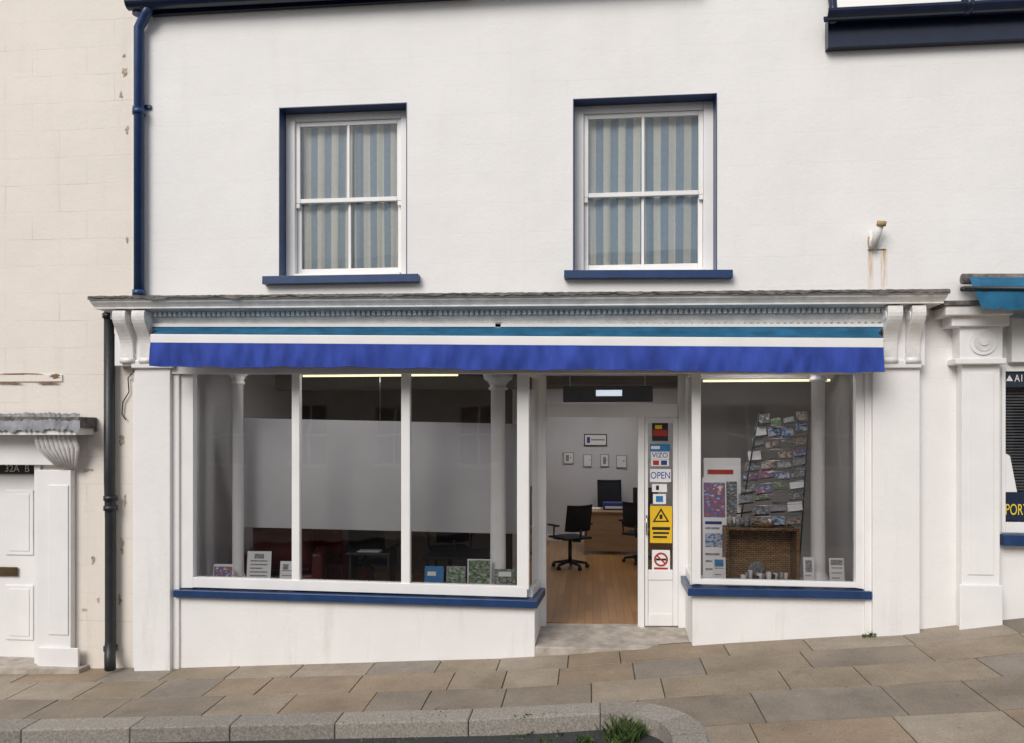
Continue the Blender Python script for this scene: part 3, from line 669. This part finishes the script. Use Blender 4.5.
office_chair('office_chair.001',611,6.6,math.radians(5),.6)
office_chair('office_chair.002',641,4.8,math.radians(160),.40)
dk=grp('office_desk'); dx0=X(583,5.6); dx1=dx0+1.7
wb('top',dk,DESKW,dx0,dx1,5.55,6.3,FZ+.70,FZ+.73); wb('modesty_panel',dk,DESKW,dx0+.05,dx1-.05,5.6,5.62,FZ+.05,FZ+.70)
wb('leg',dk,DESKW,dx0+.02,dx0+.05,5.6,6.25,FZ,FZ+.70); wb('leg',dk,DESKW,dx1-.05,dx1-.02,5.6,6.25,FZ,FZ+.70)
g=grp('stack_of_papers')
for k in range(5): wb('sheet_%d'%k,g,PAPER,dx0+.05+.01*k,dx0+.25+.01*k,5.7,5.95,FZ+.732+.006*k,FZ+.737+.006*k,0)
g=grp('computer_monitor'); mx=X(636,6.0)
wb('screen',g,BLACK,mx-.05,mx+.38,6.05,6.08,FZ+.82,FZ+1.1,.01); wb('stand',g,BLACK,mx+.13,mx+.2,6.08,6.11,FZ+.735,FZ+.9); wb('foot',g,BLACK,mx+.05,mx+.28,5.98,6.16,FZ+.731,FZ+.745)
g=grp('printer_box'); wb('body',g,NAVYC,X(603,5.8),X(626,5.8),5.75,6.0,FZ+.731,FZ+.86,.01); wb('label',g,PAPER,X(605,5.8),X(624,5.8),5.745,5.749,FZ+.76,FZ+.80,0)
k=0
FRM=M('grey_frame',(.35,.35,.37),.4)
for (a,b,t,bb,m_) in [(584,607,434,446,NAVYC),(563,574,452,464,GREYC),(583,592,454,467,PAPER),(600,609,454,467,GREYC),(616,627,455,468,PAPER)]:
    g=grp('wall_picture' if k==0 else 'wall_picture.%03d'%k); k+=1
    B('frame',g,INK if k==1 else FRM,a,b,t,bb,7.17,.028); B('print',g,PAPER,a+1,b-1,t+1,bb-1,7.165,.004,0)
    B('motif',g,m_,a+3,a+6,t+3,bb-3,7.162,.002,0); B('motif_line',g,GREYC,a+7,b-2.5,t+5,t+6.5,7.162,.002,0)
def armchair(nm,px,y,rot,bh):
    g=grp(nm); m=place(px,FZ,y,rot)
    cushion('seat',g,REDLEA,-.3,.3,-.3,.3,.36,.5,m); wb('base',g,REDLEA,-.36,.36,-.32,.34,.08,.36,.03,mtx=m)
    mb=m@Matrix.Translation((0,-.3,.45))@Matrix.Rotation(math.radians(97),4,'X'); cushion('back',g,REDLEA,-.34,.34,0,bh,-.08,.08,mb,bend=-.03)
    for sx in (-1,1): wb('arm',g,REDLEA,sx*.4-.07,sx*.4+.07,-.32,.34,.08,.62,.04,mtx=m)
    for sx in (-1,1):
        for sy in (-1,1): tube('foot',g,BLACK,[(sx*.3,sy*.25,0),(sx*.3,sy*.25,.09)],.02,8,mtx=m)
armchair('red_armchair',286,1.55,math.radians(15),.5); armchair('red_armchair.001',330,2.4,math.radians(-10),.52)
g=grp('coffee_table'); wb('top',g,BLACK,X(425,1.9),X(500,1.9),1.7,2.4,FZ+.5,FZ+.54)
for xx in (X(428,1.9),X(494,1.9)):
    for yy in (1.75,2.33): wb('leg',g,BLACK,xx,xx+.04,yy,yy+.04,FZ,FZ+.5)
for k,(px,yy) in enumerate([(450,2.9),(372,1.7)]): office_chair('office_chair.%03d'%(k+3),px,yy,math.radians(200-k*20),.42)
g=grp('side_table'); wb('top',g,BLACK,X(348,1.3),X(392,1.3),1.2,1.6,FZ+.62,FZ+.65); 
for xx in (X(350,1.3),X(388,1.3)): wb('leg',g,BLACK,xx,xx+.03,1.25,1.55,FZ,FZ+.62)
wb('open_book',g,PAPER,X(358,1.3),X(380,1.3),1.25,1.4,FZ+.652,FZ+.665,.003)

def card(name,a,b,t,bb,y,mat,lines=None,lean=.04,motif=None):
    g=grp(name); p=[P(a,bb,y),P(b,bb,y),P(b,t,y),P(a,t,y)]; z0=p[0][2]; 
    zbed=(zl_(p[0][0],0) if a<540 else zr_(0,0))-.018
    v=[(p[0][0],y,zbed),(p[1][0],y,zbed),(p[1][0],y+lean,p[2][2]),(p[0][0],y+lean,p[2][2])]
    v+=[(q[0],q[1]+.006,q[2]) for q in v]; mk('board',v,BF,mat,g)
    H=p[2][2]-zbed; w=p[1][0]-p[0][0]
    def patch(u0,u1,w0,w1,m,d=.002):
        vv=[]
        for (u,q) in [(u0,w0),(u1,w0),(u1,w1),(u0,w1)]: vv.append((p[0][0]+w*u,y+lean*q-d,zbed+H*q))
        mk('print',vv,[(0,1,2,3)],m,g)
    if lines:
        for i in range(lines): q=.12+.7*i/lines; patch(.14,.86-.2*(i%3==1),q,q+.035,GREYC)
    if motif: 
        for (u0,u1,q0,q1,m) in motif: patch(u0,u1,q0,q1,m)
    xm=(p[0][0]+p[1][0])/2; mk('strut',[(xm-.01,y+lean+.005,zbed+H*.7),(xm+.01,y+lean+.005,zbed+H*.7),(xm+.01,y+lean+.06,zbed),(xm-.01,y+lean+.06,zbed)],[(0,1,2,3)],PAPER,g)
card('notice_card',246,270,552,579,.2,PAPER,7,motif=[(.3,.7,.8,.93,GREYC)])
card('leaflet',212,232,565,577,.2,PAPER,0,motif=[(.05,.95,.1,.9,PH3)])
card('leaflet.001',279,293,562,580,.2,PAPER,4,motif=[(.2,.6,.7,.9,GREYC)])
card('brochure',424,443,567,586,.2,BLUEC,0,motif=[(.1,.9,.1,.4,PH1),(.15,.6,.65,.8,PAPER)])
card('brochure.001',446,465,567,587,.2,GREYC,0,motif=[(.05,.95,.4,.95,GRNC),(.1,.9,.1,.25,PAPER)])
card('brochure.002',467,491,560,588,.22,PAPER,0,motif=[(.05,.95,.3,.97,GRNC),(.05,.6,.05,.2,NAVYC)])
card('brochure.003',494,515,570,590,.2,GRNC,0,motif=[(.1,.9,.2,.6,PH2),(.2,.8,.72,.9,PAPER)])
card('leaflet.002',713,726,558,577,.2,PAPER,3,motif=[(.15,.85,.66,.92,BLUEC)])
card('leaflet.003',804,815,558,577,.2,PAPER,3,motif=[(.2,.8,.5,.9,GREYC)])
card('leaflet.004',830,845,559,578,.2,PAPER,4,motif=[(.1,.9,.76,.95,GREYC)])
card('display_poster',703,727,478,577,.62,PAPER,0,lean=.05,motif=[(.05,.95,.60,.95,PH3),(.1,.8,.53,.56,NAVYC),(.1,.7,.48,.5,GREYC),(.1,.9,.3,.44,PH1),(.1,.7,.22,.24,GREYC),(.1,.8,.15,.17,GREYC),(.1,.7,.07,.09,GREYC)])
card('display_poster.001',704,741,458,520,.72,PAPER,0,lean=.02,motif=[(.1,.8,.86,.9,REDC),(.1,.9,.5,.8,PH2),(.4,.95,.2,.45,PH1)])
# leaflet carousel
g=grp('brochure_rack')
cols=[PH2,GREYC,PH1,GRNC,BRNC,PH3,PAPER,PH2,BRNC,GRNC,PH1]
for r_ in range(10):
    t=416+r_*11.2; yr=.62-.012*r_
    xa=756-r_*2.6+.12*(r_-5)**2; xb=809-(1.0*max(0,r_-4))
    for sgm in range(4):
        u0=sgm/4;u1=(sgm+.9)/4
        a=xa+(xb-xa)*u0; b=xa+(xb-xa)*u1; dy=.14*(2*u0-.75)**2; tt=t+random.uniform(-2.5,2.5)-5*u0
        p=P(a,tt+11,yr+dy);q=P(b,tt+9.5+random.uniform(-1,1),yr+dy+.03)
        mk('pocket',[p,q,(q[0],q[1]-.012,q[2]+.02),(p[0],p[1]-.012,p[2]+.02)],[(0,1,2,3)],METAL,g)
        if random.random()<.9:
            h=random.uniform(.07,.12); m_=random.choice(cols); sk_=random.uniform(-.012,.012)
            mk('leaflets',[(p[0]+.004,p[1]+.004,p[2]+.005),(q[0]-.004,q[1]+.004,q[2]+.005),(q[0]-.004+sk_,q[1]+.035,q[2]+h),(p[0]+.004+sk_,p[1]+.035,p[2]+h)],[(0,1,2,3)],m_,g)
    tube('tier_wire',g,METAL,[P(xa,t+12,yr+.05),P((xa+xb)/2,t+11,yr+.0),P(xb,t+9,yr+.05)],.003,6)
zb_=zr_(0,0)-.018
yy=.6
for (pa,pb,pt) in [(732,760,412),(800,811,410)]: tube('post',g,BLACK,[(X(pa,yy),yy+.06,zb_),(X(pb,yy),yy+.06,Z(770,pt,yy))],.008,8)
g=grp('wicker_hamper'); xa=X(727,.3);xb=X(799,.3); zt=Z(760,529,.3); za=zb_
wb('bottom',g,WICK,xa,xb,.3,.6,za,za+.02); wb('top',g,WICK,xa,xb,.3,.6,zt-.02,zt); wb('side_l',g,WICK,xa,xa+.02,.302,.6,za+.02,zt-.02); wb('side_r',g,WICK,xb-.02,xb,.302,.6,za+.02,zt-.02); wb('back',g,WICK,xa+.02,xb-.02,.57,.598,za+.02,zt-.02)
tube('rim',g,WICK,[(xa,.3,za),(xb,.3,za),(xb,.3,zt),(xa,.3,zt),(xa,.3,za)],.014,8)
tube('strap',g,REDLEA,[(xa+.15,.29,zt),(xa+.15,.285,zt-.08)],.008,6); tube('strap',g,REDLEA,[(xb-.15,.29,zt),(xb-.15,.285,zt-.08)],.008,6)
g=grp('crockery')
for k in range(11):
    cx=xa+.17+k*.042; r=random.uniform(.02,.034); h=random.uniform(.05,.11); lathe('cup_%d'%k,g,[PAPER,GREYC,PAPER,INK][k%4],cx,.34+.04*(k%3),[(r*.5,za+.021),(r*.8,za+.03),(r,za+.02+h),(r*.9,za+.022+h)],14)
tube('plate',g,GREYC,[(xa+.33,.5,za+.12),(xa+.33,.508,za+.123)],.08,20)
g=grp('gift_basket'); bxm=X(764,.4)
lathe('bowl',g,WICK,bxm,.4,[(.07,zt+.001),(.11,zt+.05),(.105,zt+.06)],16)
for k in range(12):
    a=random.random()*6.28; r=random.random()*.08; lathe('item_%d'%k,g,random.choice([REDC,PAPER,GREYC,BRNC,BRNC]),bxm+r*math.cos(a),.4+r*math.sin(a),[(.005,zt+.04),(.022,zt+.055),(.024,zt+.075),(.01,zt+.095)],10)
g=grp('glass_jar')
for k,px in enumerate([730,738,747]): lathe('jar_%d'%k,g,[BRNC,GREYC,PH2][k],X(px,.45),.45,[(.03,zt+.001),(.032,zt+.08),(.018,zt+.1),(.02,zt+.12)],12)

# ---------- stickers on the leaf ----------
ys=y2+.014
def sticker(name,a,b,t,bb,mat):
    g=grp(name); B('panel',g,mat,a,b,t,bb,ys,.003,0); return g
g=sticker('door_notice',652,668,423,441,INK); B('red_band',g,REDC,653,667,430,436,ys-.002,.0015,0); B('orange',g,YELC,655,662,425,429,ys-.002,.0015,0)
g=sticker('payment_sticker',650,670,444,451,BLUEC); B('strip',g,PAPER,651,660,446,449,ys-.002,.0015,0)
g=sticker('payment_sticker.001',651,669,452,459,PAPER); text('lettering',g,'VIZO',660,455.5,5,ys-.003,BLUEINK)
g=sticker('payment_sticker.002',651,669,459.5,466,PAPER); B('mark',g,REDC,653,659,460.5,465,ys-.002,.0015,0); B('mark',g,NAVYC,661,667,460.5,465,ys-.002,.0015,0)
g=sticker('open_sign',650,671,469,482,PAPER); text('lettering',g,'OPEN',660.5,475.7,7,ys-.003,BLUEINK,.8)
g=sticker('door_notice.001',652,667,484,492,PAPER); B('pictogram',g,INK,656,659,485.5,490,ys-.002,.0015,0)
g=sticker('door_notice.002',653,666,494,504,PAPER); B('pictogram',g,BLUEC,656,663,496,502,ys-.002,.0015,0)
g=sticker('warning_sign',650,672,506,543,YELC)
def tri(g,cx,cy,r,y,m):
    pts=[(cx,cy-r),(cx-r*1.05,cy+r*.75),(cx+r*1.05,cy+r*.75)]; mk('triangle',[P(a,b,y) for a,b in pts],[(0,1,2)],m,g)
tri(g,661,516,8,ys-.002,INK); tri(g,661,516.5,5.5,ys-.003,YELC); B('symbol',g,INK,659.5,662.5,514.5,519,ys-.0045,.001,0)
B('caption',g,INK,652,670,527,530,ys-.002,.001,0); B('caption',g,INK,653,669,532,534,ys-.002,.001,0); B('caption',g,INK,653,667,536,538,ys-.002,.001,0)
g=sticker('no_smoking_sign',652,670,550,571,PAPER)
def ring(g,cx,cy,r0,r1,y,m):
    v=[];f=[];n=28
    for k in range(n):
        t=2*math.pi*k/n
        for r in (r0,r1): v.append(P(cx+r*math.cos(t),cy+r*math.sin(t),y))
    for k in range(n): a=2*k;b=2*((k+1)%n); f.append((a,b,b+1,a+1))
    mk('ring',v,f,m,g)
B('cigarette',g,INK,656,666,558.5,560.5,ys-.002,.0005,0)
ring(g,661,559.5,5.2,7,ys-.004,REDC)
mk('slash',[P(a,b,ys-.005) for a,b in [(656.3,555.8),(657.3,554.8),(665.7,563.2),(664.7,564.2)]],[(0,1,2,3)],REDC,g)
B('caption',g,REDC,654,668,567.5,569.5,ys-.002,.001,0)

# ---------- pipes ----------
dp=grp('drainpipe'); yy=-.075
tube('pipe',dp,NAVY,[P(150,4,-.13),P(146,14,-.11),(X(139,yy),yy,Z(139,28,yy)),(X(139,yy),yy,Z(139,294,yy))],.052,16)
for py in (12,112,293): 
    z=Z(139,py,yy); tube('collar',dp,NAVY,[(X(139,yy),yy,z+.03),(X(139,yy),yy,z-.03)],.066,16)
z=Z(139,105,yy); wb('bracket',dp,NAVY,X(139,yy)-.1,X(139,yy)+.1,-.03,-.001,z-.02,z+.02)
dp=grp('drainpipe.001'); bx=X(109.5,-.07)
tube('pipe',dp,BLACK,[(bx,-.07,Z(110,312,-.07)),(bx,-.07,Z(110,480,-.07)),(bx+.012,-.07,Z(110,520,-.07)),(bx+.012,-.07,Z(110,640,-.07)),(bx+.03,-.11,Z(110,655,-.1)),(bx+.09,-.2,Z(110,666,-.1))],.055,16)
for py in (316,498,508,648):
    z=Z(110,py,-.07); tube('collar',dp,BLACK,[(bx+(.012 if py>490 else 0),-.07,z+.025),(bx+(.012 if py>490 else 0),-.07,z-.025)],.07,16)
g=grp('wall_cable'); tube('cable',g,BLACK,[P(px,py,-.12 if px>131 else -.015) for px,py in [(136,363),(133,372),(128,378),(129,392),(123,402),(122,414),(126,420)]],.006,6)
wbk=grp('wall_bracket')
B('plate',wbk,TRIMOLD,868,886,243,249,-.02,.02); 
tube('post',wbk,TRIMOLD,[P(874,246,-.06),P(881,222,-.14)],.035,12); tube('arm',wbk,TRIMOLD,[P(871,232,-.02),P(871,247,-.06)],.022,10)
OCH=M('rusty_cap',(0.40,0.27,0.13),.8,20,.4)
tube('cap',wbk,OCH,[P(881,226,-.14),P(882,221,-.15)],.042,12); tube('hinge_pin',wbk,OCH,[P(869,237,-.04),P(869,245,-.04)],.012,8)
g=grp('rust_stain')
for (a,b,t,bb) in [(867,874,249,292),(880,888,249,291)]: 
    p=P(a,bb,-.003);q=P(b,t,-.003); nn=8; K=6
    v=[];f=[];fd=[]
    for k in range(nn+1):
        z=q[2]+(p[2]-q[2])*k/nn
        for j in range(K+1):
            v.append((p[0]+(q[0]-p[0])*j/K,-.003,z)); fd.append(math.sin(math.pi*j/K)*(1-.75*k/nn)*(1 if k<nn else 0))
    for k in range(nn):
        for j in range(K): a_=k*(K+1)+j; f.append((a_+K+1,a_+K+2,a_+1,a_))
    o=mk('streak',v,f,RUST,g); at=o.data.attributes.new('fade','FLOAT','POINT')
    for k,x_ in enumerate(fd): at.data[k].value=x_

# ---------- left house ----------
lh=grp('cream_house')
dX0=X(-55); dX1=X(42); dzt=Z(20,445)
wall('front_wall',lh,CREAM,-12,XL,-1.4,7.3,.012,.3,[(dX0,dX1,-2,dzt)])
wb('side_wall',lh,CREAM,-12,-11.8,.3,9,-1.4,7.3,0); wb('back_wall',lh,CREAM,-12,XL-.01,8.8,9,-1.4,7.3,0)
mk('roof',[(-12.1,-.2,7.3),(XL-.12,-.2,7.3),(XL-.12,4.5,9.3),(-12.1,4.5,9.3),(XL-.12,9.2,7.3),(-12.1,9.2,7.3)],[(0,1,2,3),(3,2,4,5)],SLATE,lh)
STAIN=M('exposed_render',(0.46,0.37,0.28),0.9,20,.5,.6,40)
def flake(cx,cy,rx,ry,y=.009,m=STAIN):
    n=17; v=[]
    for k in range(n):
        t=2*math.pi*k/n; r=random.uniform(.35,1.15); v.append(P(cx+rx*r*math.cos(t),cy+ry*r*math.sin(t),y))
    mk('peeled_patch',v,[tuple(range(n))],m,lh)
bar('exposed_lintel',lh,CREAM,-30,62,374,382,374.5,381.5,-.004,.011,.004)
RB=M('rusty_brown',(.24,.15,.09),.9,30,.5)
for (cx,cy,rx,ry) in [(10,383,22,1.3),(48,383,14,1.6),(20,374,30,.8),(55,376,8,2.5)]: flake(cx,cy,rx,ry,-.006,RB)
for (a,b,c,d) in [(125,72,3,7),(121,95,2,5),(127,130,2,4),(119,305,3,5),(122,440,3,6),(95,430,3,3),(88,470,5,2),(125,500,2,8),(93,560,2,5),(120,600,2,6),(124,56,2,3),(122,545,2,12),(98,600,2,3),(84,610,3,2),(127,240,1.5,4)]: flake(a,b,c,d)
hd=grp('panelled_front_door'); yd=.2
wb('leaf',hd,TRIM,dX0,dX1,yd,yd+.05,gz(-5.5)-.05,dzt,0)
for (a,b,t,bb) in [(-40,-8,490,555),(5,33,490,555),(5,33,585,640),(-40,-8,585,640)]:
    B('panel_mould',hd,TRIM,a,b,t,bb,yd-.015,.012,.01); B('panel',hd,TRIM,a+4,b-4,t+4,bb-4,yd-.022,.006,.006)
B('letterbox',hd,M('aged_brass',(0.10,0.07,0.035),.5,10,.3,metal=.6),-12,17,567,576,yd-.03,.014,.004)
tube('hinge',hd,BLACK,[P(38,520,yd-.01),P(38,540,yd-.01)],.012,8)
B('number_board',hd,INK,-10,34,463,474,yd-.045,.02,.003)
text('number',hd,'32A  B',17,468.7,8,yd-.048,PAPER,.95)
ds=grp('door_surround')
wb('jamb',ds,TRIM,X(41),X(75),-.07,.011,gz(-5)-.2,Z(58,470,-.07),.006); wb('jamb_inner',ds,TRIM,X(34,-.02),X(41)-.002,-.02,.2,gz(-5)-.2,Z(40,463,-.02),.006)
wb('plinth',ds,TRIM,X(38,-.1),X(78,-.1),-.1,-.071,gz(-5)-.2,Z(58,648,-.1),.006)
B('panel',ds,TRIM,48,68,485,635,-.082,.011,.006)
wb('head_board',ds,TRIM,X(-60),X(75),-.08,.01,Z(30,465,-.08),Z(30,432,-.08),.006)
for k in range(9):
    px=38+k*4.5; 
    tube('flute_%d'%k,ds,TRIMOLD,[P(px-2,434,-.20+.006*k),P(px+1+.3*k,448,-.15),P(36+px*.45+6,468,-.085)],[.028,.024,.012],8)
bar('canopy_board',ds,TRIM,-60,76,428,435,428,435,-.3,.0)
v=[];f=[];n=60
for i in range(n+1):
    px=-60+140*i/n; dz=random.uniform(-1.5,1.5)
    v+=[P(px,413+dz*.8,-.05),P(px,420+dz,-.3),P(px,430+random.uniform(-2,3),-.33)]
for i in range(n): a=i*3; f+=[(a+1,a+4,a+3,a),(a+2,a+5,a+4,a+1)]
mk('lead_canopy',v,f,M('slate_grey_lead',(0.23,0.24,0.26),.6,10,.4,.4,30),ds)
bar('canopy_core',ds,LEAD,-60,79,416,428,417,428,-.3,.0)
wb('door_step',ds,STEP,dX0-.1,X(80,-.15),-.16,.2,gz(-5)-.3,gz(-5)+.06,.01)

# ---------- right shop ----------
rs=grp('neighbouring_shop')
rw=(X(1003),X(1110),Z(1040,533),Z(1040,366))
wall('front_wall',rs,WHITE,XR,13,-1.2,ZG,0,.3,[rw])
wb('back_wall',rs,WHITE,XR,13,8.8,9,-1.2,ZG,0); wb('side_wall',rs,WHITE,12.8,13,.3,8.8,-1.2,ZG,0); wb('room_back',rs,DARK,XR,12.8,2.0,2.1,-1,ZG-.1,0)
mk('roof',[(XR,-.1,ZG+.02),(13.1,-.1,ZG+.02),(13.1,4.5,ZG+1.9),(XR,4.5,ZG+1.9),(13.1,9,ZG),(XR,9,ZG)],[(0,1,2,3),(3,2,4,5)],SLATE,rs)
wb('eaves_fascia',rs,NAVYD,XR,13,-.10,-.002,FZ0,FZ1,0); gutter('eaves_gutter',rs,(XR,-.2,GZ+.01),(13,-.2,GZ+.01),.085,NAVYD)
tube('gutter_joint',rs,NAVYD,[(XR-.03,-.2,GZ+.008),(XR+.03,-.2,GZ+.008)],.09,16)
pl=gz(X(985))-.3
wb('pilaster',rs,TRIM,X(962,-.12),X(1000,-.12),-.12,.0,pl,Z(980,362,-.12),.006)
wb('pilaster_base',rs,TRIM,X(960,-.15),X(1003,-.15),-.15,-.121,pl,Z(980,585,-.15),.008)
B('pilaster_panel',rs,TRIM,968,994,372,575,-.13,.009,.006)
B('capital_block',rs,TRIM,960,1003,325,360,-.17,.17,.008); B('capital_mould',rs,TRIM,956,1007,358,364,-.19,.19,.01); B('capital_top',rs,TRIM,952,1010,314,326,-.22,.22,.01)
B('cap_cornice',rs,TRIMOLD,946,1014,305,315,-.28,.28,.012); B('cap_lead',rs,LEAD,944,1016,300,305,-.30,.30,.006)
c=P(983,342,-.175); tube('rosette',rs,TRIM,[(c[0],-.170,c[2]),(c[0],-.185,c[2])],.12,28); tube('rosette_ring',rs,TRIMOLD,[(c[0],-.185,c[2]),(c[0],-.192,c[2])],.085,24); tube('rosette_boss',rs,TRIM,[(c[0],-.19,c[2]),(c[0],-.205,c[2])],.035,16)
wb('fascia',rs,TRIM,X(1012,-.1),12,-.1,-.0,Z(1020,362,-.1),Z(1020,318,-.1),.005)
an=grp('shop_awning.001')
v=[];f=[];n=40
for i in range(n+1):
    px=968+240*i/n; w=random.uniform(-1,1)
    a=P(px,274+.3*w,-.1); b=P(px+6,290+w,-.5); d=P(px+14+2*w,309+w*1.5,-.53)
    v+=[a,(b[0],b[1],b[2]),d]
for i in range(n): a=i*3; f+=[(a+1,a+4,a+3,a),(a+2,a+5,a+4,a+1)]
mk('canopy_fabric',v,f,TEAL,an)
tube('front_bar',an,BLACK,[P(964,288,-.51),P(1210,290,-.51)],.018,10); tube('arm',an,BLACK,[P(962,289,-.3),P(985,289,-.51)],.025,8)
tube('roller',an,LEAD,[P(962,279,-.14),P(1210,279,-.14)],.05,12)
wn=grp('shop_window'); 
wb('frame_left',wn,TRIM,rw[0]-.02,rw[0]+.015,-.02,.08,rw[2],rw[3]); wb('frame_top',wn,TRIM,rw[0]+.016,rw[1],-.02,.08,rw[3]-.05,rw[3]-.001); wb('frame_bottom',wn,TRIM,rw[0]+.016,rw[1],-.02,.08,rw[2]+.001,rw[2]+.1)
pane('glass',wn,(rw[0],.03),(rw[1],.03),rw[2],rw[3])
wb('sill',wn,NAVY,X(1003,-.08),X(1120,-.08),-.1,-.0,Z(1020,546,-.08),Z(1020,535,-.08))
bl=grp('venetian_blind'); z=Z(1020,388,.12)
SLAT=M('blind_slat',(0.33,0.34,0.36),.4)
while z>Z(1020,498,.12):
    mk('slat',[(rw[0]+.03,.10,z),(rw[1],.10,z),(rw[1],.13,z+.014),(rw[0]+.03,.13,z+.014)],[(0,1,2,3)],SLAT,bl); z-=.028
g=grp('shop_sign'); B('board',g,M('dark_sign',(.02,.03,.05),.4),1004.5,1090,370,387,.005,.012,.003)
text('lettering',g,'A1',1014.5,378.5,7,.001,PAPER,.75,'LEFT'); tri(g,1009.5,378.5,3.4,.0005,PAPER)
g=grp('window_poster'); B('board',g,M('dark_poster',(.01,.02,.05),.4),1004.5,1080,492,521,.004,.01,.002); text('lettering',g,'PORT',1005,510,11,-.001,YELINK,.56,'LEFT')
g=grp('window_leaflet'); mk('sheet',[P(1005,492,-.0),P(1017,492,-.0),P(1010,456,-.0),P(1005,453,-.0)],[(0,1,2,3)],PAPER,g)

# ---------- opposite side of the street ----------
oh=grp('terrace_house'); oy=-15.5
BRICK=M('opposite_render',(0.42,0.38,0.33),.85,1.5,.15,.3,20)
hs=[]
for k in range(-5,6):
    hs.append((k*2.6-.5,k*2.6+.6,1.2,2.9)); hs.append((k*2.6-.5,k*2.6+.6,4.0,5.5))
wall('front_wall',oh,BRICK,-15,15,-1,6.2,oy,oy-.3,hs); 
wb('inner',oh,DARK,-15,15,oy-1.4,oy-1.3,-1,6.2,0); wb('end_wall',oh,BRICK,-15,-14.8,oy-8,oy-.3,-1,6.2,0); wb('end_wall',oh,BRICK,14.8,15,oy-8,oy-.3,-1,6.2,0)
for h in hs:
    wb('window_bar',oh,TRIM,(h[0]+h[1])/2-.03,(h[0]+h[1])/2+.03,oy-.14,oy-.1,h[2],h[3],0); wb('window_rail',oh,TRIM,h[0],h[1],oy-.15,oy-.11,(h[2]+h[3])/2-.03,(h[2]+h[3])/2+.03,0); wb('window_sill',oh,TRIM,h[0]-.08,h[1]+.08,oy-.1,oy+.08,h[2]-.1,h[2],0)
mk('roof',[(-15.2,oy+.3,6.2),(15.2,oy+.3,6.2),(15.2,oy-4,8.4),(-15.2,oy-4,8.4),(15.2,oy-8.2,6.2),(-15.2,oy-8.2,6.2)],[(3,2,1,0),(5,4,2,3)],SLATE,oh)
sheet('pavement.001',SLABS[4],[-28]+[-20+i*0.5 for i in range(81)]+[28],[-15.6,-13,-11.5],0.0)

# ---------- camera, light, world ----------
cam=bpy.data.cameras.new('camera'); co=bpy.data.objects.new('camera',cam); S.collection.objects.link(co)
co.location=(CX,-D,CZ); co.rotation_euler=(math.radians(90),0,TH)
cam.sensor_width=36; cam.lens=F/1024*36; cam.shift_y=(HY-371.5)/1024; cam.clip_end=2000; S.camera=co
el=math.radians(36); az=math.radians(-24)
sd=Vector((math.sin(az)*math.cos(el),-math.cos(az)*math.cos(el),math.sin(el)))
su=bpy.data.lights.new('sun','SUN'); su.energy=2.35; su.angle=math.radians(32); su.color=(1,.95,.90)
so=bpy.data.objects.new('sun',su); S.collection.objects.link(so); so.rotation_euler=sd.to_track_quat('Z','Y').to_euler()
w=bpy.data.worlds.new('World'); S.world=w; w.use_nodes=True; N=w.node_tree.nodes; L=w.node_tree.links
bg=N['Background']; sk=N.new('ShaderNodeTexSky'); sk.sky_type='NISHITA'; sk.sun_disc=False; sk.sun_elevation=el; sk.sun_rotation=math.atan2(sd.x,sd.y)
tc=N.new('ShaderNodeTexCoord'); n=N.new('ShaderNodeTexNoise'); n.inputs['Scale'].default_value=2.2; n.inputs['Detail'].default_value=7
mp=N.new('ShaderNodeMapping'); mp.inputs['Scale'].default_value=(1,1,2.2); mp.inputs['Location'].default_value=(5.1,2.4,1.0); L.new(tc.outputs['Generated'],mp.inputs[0]); L.new(mp.outputs[0],n.inputs['Vector'])
r=N.new('ShaderNodeValToRGB'); r.color_ramp.elements[0].position=.38; r.color_ramp.elements[1].position=.60; L.new(n.outputs[0],r.inputs[0])
mx=N.new('ShaderNodeMixRGB'); mx.inputs[2].default_value=(7.4,7.1,6.8,1); L.new(r.outputs[0],mx.inputs[0]); L.new(sk.outputs[0],mx.inputs[1]); L.new(mx.outputs[0],bg.inputs[0])
bg.inputs[1].default_value=.13
S.view_settings.view_transform='Standard'; S.view_settings.look='None'; S.view_settings.exposure=0
